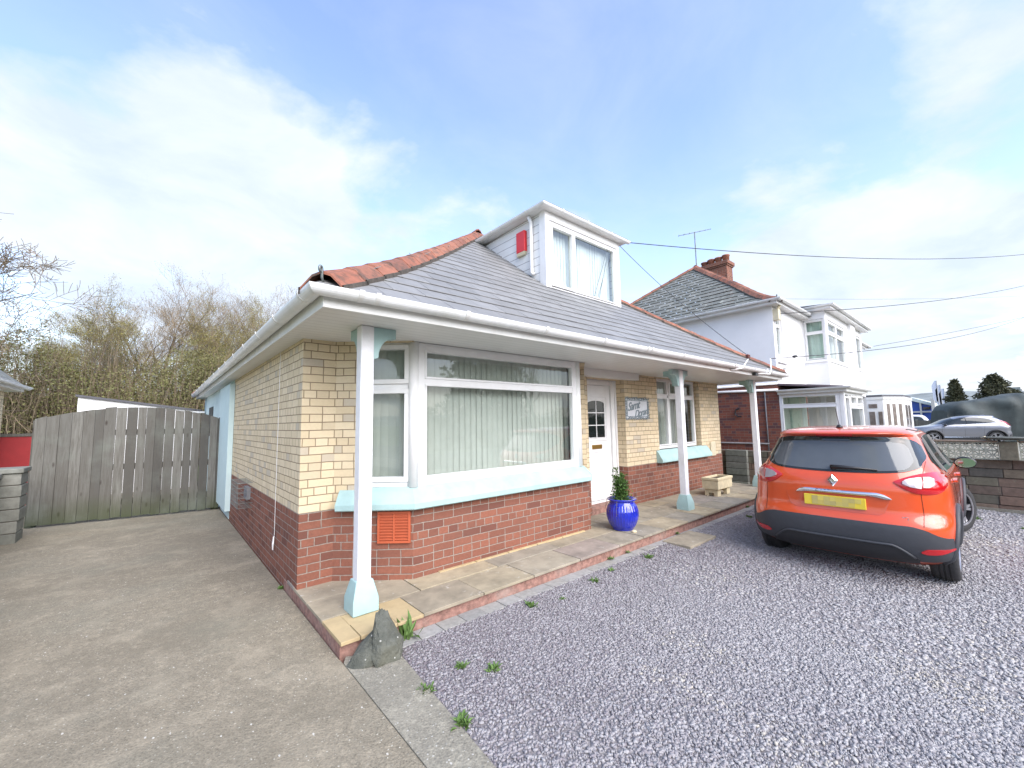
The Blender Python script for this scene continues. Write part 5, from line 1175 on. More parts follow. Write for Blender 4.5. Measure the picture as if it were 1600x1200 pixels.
class Car:
    def __init__(s, name, label, keys, wheels, paint, R=.335, archR=.375, cat='car'):
        s.root = thing(name, label, cat); s.root['org'] = (0., 0., 0.)
        vs, fs = car_body(keys); mb = MB(); mb.add(vs, fs, 0, .5)
        o = mb.build('body', paint, s.root, smooth=True)
        s.bvh = BVHTree.FromPolygons([Vector(v) for v in vs], fs)
        cut = MB(); 
        for wx in wheels:
            for sg in (-1, 1):
                ya, yb = sorted((sg*.58, sg*1.2)); cut.lathe([(archR, ya), (archR, yb)], (wx, 0, R+.01), 40, axis='Y')
        co_ = cut.build('cutter', paint); 
        md = o.modifiers.new('b', 'BOOLEAN'); md.object = co_; md.operation = 'DIFFERENCE'; md.solver = 'EXACT'
        dg = bpy.context.evaluated_depsgraph_get(); me = bpy.data.meshes.new_from_object(o.evaluated_get(dg)); o.modifiers.clear(); o.data = me
        me.polygons.foreach_set('use_smooth', [abs(p.normal.z) < 2 for p in me.polygons])
        try: me.set_sharp_from_angle(angle=R_(38))
        except Exception: pass
        bpy.data.objects.remove(co_); s.body = o; s.wheels = wheels; s.R = R
    def hit(s, axis, a, b):
        if axis == 'rear': org, d = Vector((-2, a, b)), Vector((1, 0, 0))
        elif axis == 'front': org, d = Vector((7, a, b)), Vector((-1, 0, 0))
        elif axis == 'left': org, d = Vector((a, 3, b)), Vector((0, -1, 0))
        elif axis == 'right': org, d = Vector((a, -3, b)), Vector((0, 1, 0))
        elif axis == 'top': org, d = Vector((a, b, 3)), Vector((0, 0, -1))
        h = s.bvh.ray_cast(org, d); return h
    def patch(s, name, axis, keys, mat, off=.004, nu=24, nv=10, parent=None, smooth_keys=True, label=None, dome=0):
        """keys: (u, lo, hi): a piece that follows the bodywork, seen along axis"""
        u0, u1 = keys[0][0], keys[-1][0]; grid = []; 
        for i in range(nu+1):
            u = u0+(u1-u0)*i/nu; lo, hi = cr(keys, u) if smooth_keys else [np.interp(u, [k[0] for k in keys], [k[q] for k in keys]) for q in (1, 2)]
            row = []
            for j in range(nv+1):
                v = lo+(hi-lo)*j/nv; h = s.hit(axis, u, v); f = 4*(i/nu)*(1-i/nu)*4*(j/nv)*(1-j/nv)
                if h[0] is None: row.append(None); continue
                nn = h[1]; 
                dd = {'rear': Vector((1, 0, 0)), 'front': Vector((-1, 0, 0)), 'left': Vector((0, -1, 0)), 'right': Vector((0, 1, 0)), 'top': Vector((0, 0, -1))}[axis]
                if nn.dot(dd) > 0: nn = -nn
                row.append((h[0]+nn*(off+dome*min(1, f)), h[0]-nn*.004))
            grid.append(row)
        mb = MB(); idx = {}
        for i in range(nu+1):
            for j in range(nv+1):
                if grid[i][j]: idx[i, j] = len(mb.v); mb.v.append(tuple(grid[i][j][0]))
        fs = []
        for i in range(nu):
            for j in range(nv):
                q = [(i, j), (i+1, j), (i+1, j+1), (i, j+1)]
                if all(x in idx for x in q): fs.append(tuple(idx[x] for x in q))
        border = [(i, 0) for i in range(nu+1)]+[(nu, j) for j in range(1, nv+1)]+[(i, nv) for i in range(nu-1, -1, -1)]+[(0, j) for j in range(nv-1, 0, -1)]
        border = [b for b in border if b in idx]; low = {}
        for b in border: low[b] = len(mb.v); mb.v.append(tuple(grid[b[0]][b[1]][1]))
        for a, b in zip(border, border[1:]+border[:1]): fs.append((idx[a], low[a], low[b], idx[b]))
        mb.f = fs; mb.m = [0]*len(fs); mb.r = [.5]*len(fs)
        o = mb.build(name, mat, parent or s.root, smooth=True)
        if label: o['label'] = label
        try: o.data.set_sharp_from_angle(angle=R_(50))
        except Exception: pass
        return o
    def both(s, name, keys, mat, **k):
        return [s.patch(name, ax, keys, mat, **k) for ax in ('left', 'right')]
    def line(s, name, axis, pts, mat='seam', w=.005, parent=None):
        mb = MB(); P = []
        for a, b in zip(pts, pts[1:]):
            for t in range(8): u = a[0]+(b[0]-a[0])*t/8; v = a[1]+(b[1]-a[1])*t/8; h = s.hit(axis, u, v); P.append(h[0]) if h[0] else None
        h = s.hit(axis, *pts[-1]); P.append(h[0]) if h[0] else None
        mb.tube(P, w*.6, 5); return mb.build(name, mat, parent or s.root)
    def wheel(s, x, y, steer=0, style=5, spoke='alloy', w=.205):
        R = s.R; o = bpy.data.objects.new('wheel', None); col.objects.link(o); o.parent = s.root; o.location = (x, y, R); o.rotation_euler = (0, 0, steer); o['org'] = (0., 0., 0.)
        sg = 1 if y > 0 else -1; h = w/2
        mb = MB(); prof_ = [(R*.66, -h*.9), (R*.72, -h), (R*.9, -h), (R*.97, -h*.86), (R, -h*.6)]
        for c in (-.35, 0, .35): prof_ += [(R, h*(c-.06)), (R-.008, h*(c-.04)), (R-.008, h*(c+.04)), (R, h*(c+.06))]
        prof_ += [(R, h*.6), (R*.97, h*.86), (R*.9, h), (R*.72, h), (R*.66, h*.9)]
        mb.lathe(prof_, (0, 0, 0), 48, axis='Y', cap=False); t = mb.build('tyre', 'tyre', o, smooth=True)
        t.data.set_sharp_from_angle(angle=R_(40))
        mb = MB(); mb.lathe([(R*.70, -sg*h*.8), (R*.70, sg*h*.95), (R*.655, sg*h*.95), (R*.62, sg*h*.5), (R*.60, -sg*h*.2), (.0, -sg*h*.2)], (0, 0, 0), 40, axis='Y', mi=1, cap=False)
        mb.lathe([(R*.705, sg*h*.90), (R*.705, sg*h*1.0), (R*.65, sg*h*1.0), (R*.645, sg*h*.90)], (0, 0, 0), 40, axis='Y', cap=False)
        mb.lathe([(0, sg*h*.8), (R*.16, sg*h*.8), (R*.18, sg*h*.6), (R*.18, 0)], (0, 0, 0), 20, axis='Y')
        for k in range(style):
            a = 2*math.pi*k/style+.3
            for da in (-.13, .13):
                m4 = Matrix.Rotation(a, 4, 'Y') @ Matrix.Rotation(da, 4, 'Y')
                y0, y1 = sorted((sg*h*.45, sg*h*.82)); mb.box((-.018, y0, R*.12), (.018, y1, R*.665), mat=m4)
        mb.build('rim', [spoke, 'black'], o, smooth=False, bevel=0)
        return o
    def place(s, x, y, z, rot): s.root.location = (x, y, z); s.root.rotation_euler = (0, 0, rot)

# -------- orange hatchback-crossover seen from behind
keys = [(.20, .22, 3.98, .76, .45, .6), (.28, .09, 4.05, .83, .45, .75), (.40, .02, 4.10, .852, .48, .85), (.55, .0, 4.12, .863, .50, .9), (.62, .012, 4.12, .866, .52, .9), (.70, .05, 4.10, .866, .57, .95), (.82, .055, 4.06, .864, .60, 1.0),
        (.92, .055, 3.95, .856, .62, 1.1), (1.00, .075, 3.70, .836, .62, 1.1), (1.06, .11, 3.30, .80, .60, .9), (1.12, .155, 3.08, .765, .57, .7), (1.20, .215, 2.93, .725, .55, .6), (1.30, .29, 2.76, .685, .53, .6), (1.38, .345, 2.60, .655, .50, .62), (1.43, .35, 2.48, .63, .50, .66), (1.455, .29, 2.40, .617, .50, .7),
        (1.475, .265, 2.33, .60, .52, .75), (1.495, .30, 2.22, .575, .55, .8), (1.515, .42, 2.05, .54, .6, .8), (1.532, .65, 1.85, .47, .55, .6), (1.543, .95, 1.6, .36, .3, .3)]
C1 = Car('orange_car', 'orange five door hatchback with grey bumper parked on the slate gravel beside the porch', keys, (.72, 3.32), 'orange', R=.33)
c = C1
c.patch('rear_window_surround', 'rear', [(-.695, 1.215, 1.235), (-.675, 1.15, 1.31), (-.62, 1.115, 1.385), (-.52, 1.09, 1.425), (-.3, 1.075, 1.438), (0, 1.07, 1.442), (.3, 1.075, 1.438), (.52, 1.09, 1.425), (.62, 1.115, 1.385), (.675, 1.15, 1.31), (.695, 1.215, 1.235)], 'carglass', .005, 40, 12)
c.patch('rear_window', 'rear', [(-.61, 1.18, 1.21), (-.57, 1.12, 1.33), (-.5, 1.105, 1.37), (-.3, 1.092, 1.385), (0, 1.088, 1.388), (.3, 1.092, 1.385), (.5, 1.105, 1.37), (.57, 1.12, 1.33), (.61, 1.18, 1.21)], 'rearglass', .008, 40, 12)
c.patch('high_brake_light', 'rear', [(-.16, 1.447, 1.462), (.16, 1.447, 1.462)], 'lampred', .008, 12, 3, smooth_keys=False)
# bumper cladding: grey upper band, darker lower valance
c.patch('rear_bumper', 'rear', [(-.862, .30, .50), (-.82, .30, .50), (-.75, .28, .525), (-.66, .27, .575), (-.55, .27, .60), (0, .27, .605), (.55, .27, .60), (.66, .27, .575), (.75, .28, .525), (.82, .30, .50), (.862, .30, .50)], 'trim', .012, 56, 12)
c.patch('rear_valance', 'rear', [(-.60, .26, .30), (-.52, .25, .37), (-.42, .25, .405), (0, .25, .415), (.42, .25, .405), (.52, .25, .37), (.60, .26, .30)], 'trimlow', .022, 30, 6)
mb = MB()
for t in (-.52,): pass
P = []
for i in range(41):
    y = -.58+1.16*i/40; z = .415-.115*max(0, (abs(y)-.42)/.16)**1.5 if abs(y) > .42 else .415
    h = c.hit('rear', y, z); P.append(h[0]+Vector((-.024, 0, 0)))
MB().tube(P, .012, 6).build('valance_lip', 'trim', c.root, smooth=True)
for sg in (-1, 1):
    k = [(.62, .365, .375), (.66, .355, .40), (.74, .36, .405), (.80, .385, .405), (.83, .40, .41)]
    if sg < 0: k = [(-a, b, d) for a, b, d in k[::-1]]
    c.patch('rear_reflector', 'rear', k, 'lampred', .02, 14, 4)
    # tail lamp
    k = [(.475, .998, 1.008), (.53, .950, 1.035), (.61, .908, 1.065), (.69, .895, 1.085), (.755, .90, 1.09), (.80, .925, 1.07), (.826, .97, 1.03)]
    if sg < 0: k = [(-a, b, d) for a, b, d in k[::-1]]
    tl = c.patch('tail_light', 'rear', k, 'lampred', .010, 30, 10, dome=.022)
    k = [(.53, .985, 1.005), (.57, .963, 1.025), (.62, .950, 1.035), (.652, .945, 1.038)]
    if sg < 0: k = [(-a, b, d) for a, b, d in k[::-1]]
    c.patch('reversing_light', 'rear', k, 'lampclear', .034, 14, 5, parent=tl)
    k = [(.662, .953, 1.04), (.70, .955, 1.04), (.73, .975, 1.025)]
    if sg < 0: k = [(-a, b, d) for a, b, d in k[::-1]]
    c.patch('indicator', 'rear', k, 'lampamber', .036, 10, 5, parent=tl)
# number plate recess, plate, chrome strip, badge
c.patch('plate_recess', 'rear', [(-.44, .83, .835), (-.40, .70, .845), (-.35, .675, .85), (.35, .675, .85), (.40, .70, .845), (.44, .83, .835)], plain('orange_recess_shade', (.60, .07, .012), .3, coat=1, var=.02), .003, 20, 4, smooth_keys=False)  # recess shade painted as a slightly darker orange patch
xp = c.hit('rear', 0, .77)[0].x-.02
mb = MB(); mb.box((xp-.006, -.26, .715), (xp+.03, .26, .825)); pl = mb.build('number_plate', 'plate', c.root, bevel=.004)
mb = MB(); g = random.Random(4)
for i in range(9):
    for j in range(2):
        if i in (0,) or (i == 8 and j == 0): continue
        mb.box((xp-.0085, .26-(i+1)*.052-.02+.001, .725+j*.045), (xp-.0063, .26-i*.052-.02, .725+j*.045+.0445))
mb.build('smudged_characters', 'plateblur', pl)
st = c.patch('chrome_strip', 'rear', [(-.45, .835, .84), (-.40, .835, .875), (-.33, .852, .892), (.22, .852, .892), (.29, .845, .88), (.33, .84, .845)], 'chrome', .022, 30, 6, dome=.016)
xs_ = c.hit('rear', 0, .87)[0].x
text_mesh('CAPTUR', .04, Matrix.Translation((xs_-.031, .05, .872)) @ Matrix.Rotation(R_(-90), 4, 'Z') @ Matrix.Rotation(R_(90), 4, 'X'), st, 'trim', ext=.001, space=1.5)
xb = c.hit('rear', 0, .98)[0].x
mb = MB(); o_, i_ = [(0, .062), (-.047, 0), (0, -.062), (.047, 0)], [(0, .026), (-.017, 0), (0, -.026), (.017, 0)]
vs = [(xb-.012, y, .985+z) for y, z in o_]+[(xb-.026, y*.55, .985+z*.55) for y, z in o_]+[(xb-.012, y, .985+z) for y, z in i_]
mb.add(vs, [(a, (a+1) % 4, 4+(a+1) % 4, 4+a) for a in range(4)]+[(4+a, 4+(a+1) % 4, 8+(a+1) % 4, 8+a) for a in range(4)]); mb.prism([(xb-.012, y, .985+z) for y, z in o_], (.02, 0, 0))
mb.build('diamond_badge', 'chrome', c.root)
xq = c.hit('rear', -.52, .68)[0].x
text_mesh('dCi', .045, Matrix.Translation((xq-.004, -.53, .665)) @ Matrix.Rotation(R_(-90), 4, 'Z') @ Matrix.Rotation(R_(90), 4, 'X'), c.root, 'chrome', name='badge_lettering', ext=.002, shear=.2)
# wiper
h = c.hit('rear', 0, 1.12)[0]; h2 = c.hit('rear', -.36, 1.11)[0]
mb = MB(); mb.tube([h+Vector((-.03, .02, 0)), h+Vector((-.035, -.06, .005)), h2+Vector((-.025, 0, 0))], [.024, .019, .007], 8); mb.build('rear_wiper', 'black', c.root, smooth=True)
# hatch seams
for sg in (-1, 1): c.line('hatch_seam', 'rear', [(sg*.695, 1.19), (sg*.672, 1.06), (sg*.658, .90), (sg*.665, .72), (sg*.66, .60)])
c.line('hatch_seam', 'rear', [(-.62, 1.452), (0, 1.452), (.62, 1.452)], w=.004)
# side glass: one dark band with painted pillars between
sw = [(.62, 1.17, 1.19), (.75, 1.10, 1.30), (.95, 1.065, 1.385), (1.3, 1.045, 1.42), (1.8, 1.035, 1.425), (2.2, 1.03, 1.40), (2.5, 1.03, 1.30), (2.75, 1.03, 1.15), (2.9, 1.03, 1.05)]
c.both('side_window', sw, 'carglass', off=.004, nu=40, nv=10)
for ax in ('left', 'right'):
    for x_ in (1.02, 1.88): c.line('window_pillar', ax, [(x_-.02 if x_ < 1.5 else x_, 1.045), (x_+.04, 1.41)], 'black', .028)
    c.line('door_seam', ax, [(1.06, 1.03), (1.10, .8), (1.22, .62), (1.3, .38)]); c.line('door_seam', ax, [(1.95, 1.03), (1.93, .38)]); c.line('door_seam', ax, [(2.95, 1.0), (2.98, .38)])
    c.patch('door_handle', ax, [(1.16, .925, .945), (1.22, .915, .955), (1.38, .918, .952), (1.42, .93, .942)], 'orange', .028, 12, 4); c.patch('door_handle', ax, [(2.02, .915, .935), (2.08, .905, .945), (2.24, .908, .942), (2.28, .92, .932)], 'orange', .028, 12, 4)
    c.patch('sill_cladding', ax, [(1.12, .24, .36), (1.6, .23, .40), (2.4, .23, .40), (2.93, .24, .36)], 'trim', .012, 24, 5)
    # arch lips
    sg = 1 if ax == 'left' else -1
    for wx in c.wheels:
        P = []
        for k in range(27):
            a = R_(-22)+R_(224)*k/26; q = c.hit(ax, wx+.40*math.cos(a), .34+.40*math.sin(a))
            if q[0]: P.append(q[0]+Vector((0, sg*.004, 0)))
        MB().tube(P, .026, 8).build('wheel_arch_trim', 'trim', c.root, smooth=True)
    c.line('roof_trim', 'top', [(.75, sg*.555), (1.2, sg*.60), (1.9, sg*.585), (2.2, sg*.55)], 'black', .012)
    # door mirrors
    mx, my, mz = 2.62, sg*.925, 1.03
    mb = MB(); mb.lathe([(0, -.05), (.05, -.045), (.085, -.02), (.095, .02), (.09, .045), (0, .05)], (0, 0, 0), 20, axis='X')
    mb.v = [(mx-x_*1.0, my+y_*1.1, mz+z_*.82) for x_, y_, z_ in mb.v]; mo = mb.build('door_mirror', 'black', c.root, smooth=True)
    mb = MB(); n_ = 20; vs = [(mx-.053, my+.093*math.cos(6.283*k/n_), mz+.06*math.sin(6.283*k/n_)) for k in range(n_)]; mb.add(vs, [tuple(range(n_))]); mb.build('mirror_glass', 'mirror', mo)
    MB().tube([(mx+.01, my-sg*.10, mz-.03), (mx+.06, sg*.80, mz-.09)], [.03, .035], 8).build('mirror_arm', 'black', mo)
    k = [(.55, .66, .74), (.70, .65, .80), (.80, .68, .82)]; k = k if sg > 0 else [(-a, b, d) for a, b, d in k[::-1]]
    c.patch('headlight', 'front', k, 'lampclear', .01, 12, 5)
c.patch('windscreen', 'front', [(-.66, 1.10, 1.36), (-.45, 1.07, 1.44), (0, 1.06, 1.455), (.45, 1.07, 1.44), (.66, 1.10, 1.36)], 'carglass', .004, 24, 10)
c.patch('front_bumper', 'front', [(-.8, .25, .40), (0, .25, .45), (.8, .25, .40)], 'trim', .01, 20, 5)
c.patch('roof_seam', 'top', [(.42, -.50, .50), (.424, -.50, .50)], 'seam', .001, 2, 16)
h = c.hit('top', .62, 0)[0]
mb = MB(); mb.lathe([(0, 0), (.035, 0), (.028, .018), (.012, .035), (0, .04)], (h.x, h.y, h.z-.002), 14); ab = mb.build('aerial_base', 'black', c.root, smooth=True)
MB().tube([(h.x, 0, h.z+.03), (h.x-.12, 0, h.z+.22)], [.004, .002], 6).build('aerial_mast', 'black', ab)
for wx, st_ in ((.72, 0), (3.32, R_(-26))):
    for sg in (-1, 1): c.wheel(wx, sg*.745, st_, 5)
mb = MB(); mb.box((.5, -.55, .2), (3.6, .55, .30)); mb.box((.66, -.66, .25), (.78, .66, .36)); mb.build('underbody', 'black', c.root)
c.place(5.42, 1.17, -.105, R_(1.0))

# -------- silver crossover side on
keys = [(.22, .22, 4.25, .78, .4, .6), (.35, .08, 4.36, .85, .45, .8), (.55, .03, 4.40, .89, .5, .9), (.75, .06, 4.40, .90, .5, 1.0), (.88, .05, 4.32, .90, .5, 1.1), (.98, .04, 4.1, .885, .5, 1.1), (1.05, .08, 3.55, .86, .5, .9), (1.12, .13, 3.25, .82, .5, .7), (1.25, .22, 3.0, .77, .5, .6), (1.40, .42, 2.75, .71, .5, .6), (1.52, .62, 2.45, .65, .5, .6), (1.58, .62, 2.25, .61, .5, .6), (1.62, .85, 2.0, .55, .5, .5), (1.645, 1.2, 1.75, .4, .3, .3)]
S = Car('silver_car', 'silver grey crossover parked side on in front of the green tarpaulin', keys, (.82, 3.46), 'silver', R=.35, archR=.40)
c = S
c.both('side_window', [(.78, 1.26, 1.27), (1.05, 1.20, 1.42), (1.5, 1.17, 1.51), (2.0, 1.13, 1.52), (2.4, 1.11, 1.44), (2.8, 1.09, 1.24), (3.0, 1.08, 1.11)], 'carglass', off=.004, nu=36, nv=8)
for ax in ('left', 'right'):
    sg = 1 if ax == 'left' else -1
    c.line('window_pillar', ax, [(1.95, 1.14), (1.98, 1.52)], 'black', .03)
    c.patch('crease_shade', ax, [(.55, 1.02, 1.035), (1.5, .99, 1.005), (3.0, .92, .935)], 'trimlow', .003, 30, 2, smooth_keys=False)  # shade of the body crease laid on as a dark strip
    c.patch('sill_cladding', ax, [(1.22, .26, .36), (2.1, .25, .34), (3.06, .26, .36)], 'trim', .012, 24, 5); c.line('sill_strip', ax, [(1.25, .385), (3.04, .385)], 'chrome', .03)
    c.line('door_seam', ax, [(1.25, 1.1), (1.3, .8), (1.35, .4)]); c.line('door_seam', ax, [(2.1, 1.1), (2.1, .4)]); c.line('door_seam', ax, [(3.05, 1.05), (3.08, .4)])
    for x_ in (1.36, 2.2): c.patch('door_handle', ax, [(x_, .965, .98), (x_+.03, .955, .99), (x_+.17, .957, .988), (x_+.2, .967, .978)], 'silver', .03, 8, 3)
    for wx in c.wheels:
        P = []
        for k in range(27):
            a = R_(-18)+R_(216)*k/26; q = c.hit(ax, wx+.42*math.cos(a), .36+.42*math.sin(a))
            if q[0]: P.append(q[0]+Vector((0, sg*.004, 0)))
        MB().tube(P, .04, 8).build('wheel_arch_trim', 'trimlow', c.root, smooth=True)
    c.patch('tail_light', ax, [(.13, 1.08, 1.18), (.25, 1.11, 1.215), (.42, 1.19, 1.26), (.62, 1.29, 1.32)], 'lampred', .02, 16, 5)
    mb = MB(); mb.lathe([(0, -.06), (.06, -.05), (.09, 0), (.08, .05), (0, .06)], (0, 0, 0), 16, axis='X'); mb.v = [(2.95-x_, sg*.98+y_*1.3, 1.10+z_*.85) for x_, y_, z_ in mb.v]; mb.build('door_mirror', 'trimlow', c.root, smooth=True)
    k = [(.4, 1.02, 1.10), (.75, 1.02, 1.12)]; k = k if sg > 0 else [(-a, b, d) for a, b, d in k[::-1]]; c.patch('rear_lamp', 'rear', k, 'lampred', .012, 8, 4)
c.patch('rear_bumper', 'rear', [(-.84, .28, .55), (0, .28, .6), (.84, .28, .55)], 'trim', .012, 24, 6)
c.patch('rear_window', 'rear', [(-.62, 1.2, 1.42), (0, 1.2, 1.5), (.62, 1.2, 1.42)], 'carglass', .006, 16, 6)
c.patch('windscreen', 'front', [(-.66, 1.15, 1.42), (0, 1.12, 1.55), (.66, 1.15, 1.42)], 'carglass', .004, 20, 8)
mb = MB(); mb.prism([(.9, -.015, 1.63), (1.15, -.015, 1.63), (.92, -.015, 1.70)], (0, .03, 0)); mb.build('roof_fin', 'silver', c.root)
for wx in c.wheels:
    for sg in (-1, 1): c.wheel(wx, sg*.78, 0, 5)
mb = MB(); mb.box((.5, -.6, .2), (3.8, .6, .32)); mb.build('underbody', 'black', c.root)
c.place(37.3, -.48, -.14, math.atan2(.93, -.37))

# -------- far vehicles (seen over the low fence)
def far_car(x, y, rot, label, tall=1.0, cat='car', name='white_car'):
    keys = [(.22, .15, 4.1, .8, .4, .5), (.5, .02, 4.25, .87, .4, .7), (.85, .05, 4.15, .87, .4, .9), (.98, .1, 3.2, .84, .4, .6), (1.2, .2, 2.9, .78, .4, .5), (1.35*tall, .5, 2.5, .70, .4, .5), (1.45*tall, .8, 2.2, .55, .3, .4)]
    c = Car(name, label, keys, (.75, 3.3), 'whitecar', R=.32, cat=cat)
    c.both('side_window', [(.5, 1.03, 1.06), (.8, 1.01, 1.26*tall), (1.4, 1.0, 1.33*tall), (2.2, .99, 1.31*tall), (2.6, .99, 1.15), (2.85, .99, 1.0)], 'carglass', nu=20, nv=5)
    c.patch('windscreen', 'front', [(-.65, 1.03, 1.24), (0, 1.0, 1.36), (.65, 1.03, 1.24)], 'carglass', .004, 12, 5)
    for wx in c.wheels:
        for sg in (-1, 1): c.wheel(wx, sg*.76, 0, 5)
    c.place(x, y, -.16, rot)
far_car(48, 5.6, R_(105), 'small pale hatchback left of the white estate beyond the low fence', 1.0)
far_car(55.5, 3.8, R_(100), 'white estate car beyond the low fence, in front of the blue building', 1.22, name='white_estate_car')
# -------- tarpaulin-covered caravan/boat
mb = MB(); nu, nv = 60, 26; ta, tb = Vector((39.2, 2.35)), Vector((44.5, -6.5)); d = tb-ta; TL = d.length; d /= TL; nn = Vector((d.y, -d.x)); nn = -nn if nn.x > 0 else nn
vs = []
for i in range(nu+1):
    t = i/nu; u_ = t*TL
    hh = 2.95 if u_ > 4.4 else np.interp(u_, [0, .25, .9, 2.2, 3.6], [2.0, 2.3, 2.5, 2.72, 2.92]); hh += .05*math.sin(u_*2.2)+.02*math.sin(u_*9)
    for j in range(nv+1):
        q = j/nv; w = (q-.5)*2   # -1 front .. 1 back
        a = w*math.pi/2; y_ = math.copysign(abs(math.sin(a))**.40, a)*1.25; z_ = hh*abs(math.cos(a))**.20
        fold = .17*math.sin(u_*4.1+z_*1.9+math.sin(u_*1.7)*2)*(1-.5*z_/hh)+.14*math.sin(u_*2.3+z_*3)*(abs(w))
        if u_ < 1.5: y_ *= .75+.25*u_/1.5
        p = ta+d*(u_+.12*math.sin(z_*2)*0)+nn*(-y_*1.0+fold*np.sign(-w))
        vs.append((p.x, p.y, -.15+z_))
mb.add(vs, [(i*(nv+1)+j, i*(nv+1)+j+1, (i+1)*(nv+1)+j+1, (i+1)*(nv+1)+j) for i in range(nu) for j in range(nv)], 0, .5)
mb.add([vs[j] for j in range(nv+1)], [tuple(range(nv+1))], 0, .5); mb.add([vs[nu*(nv+1)+j] for j in range(nv+1)], [tuple(range(nv+1))], 0, .5)
o = mb.build('tarpaulin_cover', 'tarp', smooth=True, origin=(41, -1.5, -.15)); tag(o, 'large dark green tarpaulin draped over a tall trailer behind the silver car', 'tarpaulin')
# dark pole beside tarp
# low fence and post
F = thing('low_fence', 'low weathered timber fence with posts beyond the white house porch', 'fence', (43, 4, -.15))
for k in range(6):
    y = 6.2-k*.8; mb = MB(); mb.box((43+k*.1, y-.78, -.15), (43.03+k*.1, y-.02, 1.18)); mb.build('panel', 'wood', F)
    mb = MB(); mb.box((42.95+k*.1, y-.05, -.15), (43.08+k*.1, y+.05, 1.26)); mb.build('post', 'blockg', F)
# blue and white industrial building
BB = thing('industrial_building', 'blue clad industrial building with pale low pitched roof in the distance', 'building', (98, 8, 0))
mb = MB(); mb.prism([(95, 14, -.2), (95, 6.4, -.2), (95, 6.4, 3.0), (95, 9.6, 4.35), (95, 14, 4.35)], (25, 0, 0)); mb.build('wall', 'bluewall', BB)
mb = MB(); mb.prism([(94.6, 14.2, 4.36), (94.6, 9.6, 4.36), (94.6, 6.2, 3.0), (94.6, 6.2, 3.45), (94.6, 9.6, 4.95), (94.6, 14.2, 4.95)], (26, 0, 0)); mb.build('roof', 'paleroof', BB)
mb = MB(); mb.box((94.7, 6.5, 2.0), (94.99, 13.9, 2.25)); mb.box((94.65, 7.55, -.2), (94.98, 7.75, 3.6)); mb.build('trim', 'farwhite', BB)
mb = MB(); mb.box((94.9, 6.5, 2.45), (94.99, 7.4, 2.9)); mb.build('window', 'carglass', BB)
o = MB().box((94, 5.95, -.2), (94.6, 6.35, 4.2)).build('white_pylon_sign', 'farwhite'); tag(o, 'tall plain white pylon sign at the right end of the blue building', 'sign')
for k, (yy, hh) in enumerate(((5.35, 6.9), (5.0, 6.2), (4.65, 5.6))):
    FL = thing('feather_flag', ['tallest pale feather flag beside the blue building', 'middle pale feather flag in the row beside the blue building', 'shortest pale feather flag in the row beside the blue building'][k], 'flag', (92, yy, -.2), 'feather flags by the blue building')
    MB().tube([(92, yy, -.2), (92, yy, hh)], .05, 6).build('pole', 'farwhite', FL)
    MB().prism([(92, yy+.04, hh-3.3), (92, yy+.55, hh-3.0), (92, yy+.6, hh-.8), (92, yy+.25, hh), (92, yy+.04, hh)], (.04, 0, 0)).build('banner', 'flag', FL)
for k, (yy, hh) in enumerate(((1.02, 4.9), (.72, 5.6), (.40, 5.9))):
    o = MB().tube([(88, yy, -.2), (88, yy, hh)], .08, 6).build('flagpole', ['farwhite', 'cable', 'farwhite'][k]); tag(o, ['shortest bare pole left of the round dark tree', 'dark bare pole, middle of three left of the round dark tree', 'tallest pale pole against the round dark tree'][k], 'pole', 'poles beside the dark tree')
o = MB().box((39.6, -2.2, -.15), (39.75, -2.05, 1.9)).build('dark_post', 'black'); tag(o, 'dark upright post at the right edge of the view beside the tarpaulin', 'post')
# far rooftops on the hill
g = random.Random(21); mb = MB()
for k in range(260):
    a = R_(g.uniform(-12, 22)); r = g.uniform(530, 640); t = (r-520)/110; h = (15+7*math.sin(a*3+1)+4*math.sin(a*7+2))*min(1, t)-2
    x, y = r*math.cos(a), r*math.sin(a); w = g.uniform(5, 11)
    mb.box((x, y, h-2), (x+6, y+w, h+g.uniform(2.5, 5)), mi=g.choice([0, 1, 1]))
o = mb.build('hillside_town', ['farwhite', 'hill']); tag(o, 'distant houses scattered over the far hillside', 'town', kind='stuff')

# ================================================================== TREES
def bare_tree(g, height, trunk_r, levels=4, spread=.5, twigs=True, upb=.35, lean=(0, 0), first=.28, kids=(6, 5, 5, 6), rmin=.004):
    wood, tw = MB(), MB()
    tips = []
    def grow(p, d, L_, r, lev):
        n = 4 if lev < 2 else 3; pts = [p]; q = Vector(p); dd = Vector(d); seg = []
        for k in range(n):
            dd = (dd+Vector((g.gauss(0, .12), g.gauss(0, .12), g.gauss(.03, .08)))+Vector((0, 0, upb*.1))).normalized(); q = q+dd*L_/n; pts.append(q.copy()); seg.append(dd.copy())
        rads = [max(rmin, r*(1-.75*k/n)) for k in range(n+1)]
        (wood if lev < 3 else tw).tube(pts, rads, [7, 5, 4, 3, 3][lev], cap=False)
        if lev >= levels: tips.append(pts[-1]); tips.append(pts[-2]); return
        for k in range(kids[lev]):
            t = first+(1-first)*(k+g.random())/kids[lev] if lev == 0 else .2+.8*(k+g.random())/kids[lev]
            i = min(int(t*n), n-1); base = pts[i].lerp(pts[i+1], t*n-i); az = g.uniform(0, 6.283); ax = seg[i].orthogonal().normalized(); ax.rotate(Matrix.Rotation(az, 3, seg[i]))
            nd = (seg[i]*(1-spread*.5)+ax*spread*g.uniform(.6, 1.2)+Vector((0, 0, upb*.6))).normalized()
            grow(base, nd, L_*g.uniform(.42, .62)*(1.15-t*.35), r*(1-.7*t)*.55, lev+1)
    grow(Vector((0, 0, -.2)), Vector((lean[0], lean[1], 1)).normalized(), height, trunk_r, 0)
    return wood, tw, tips
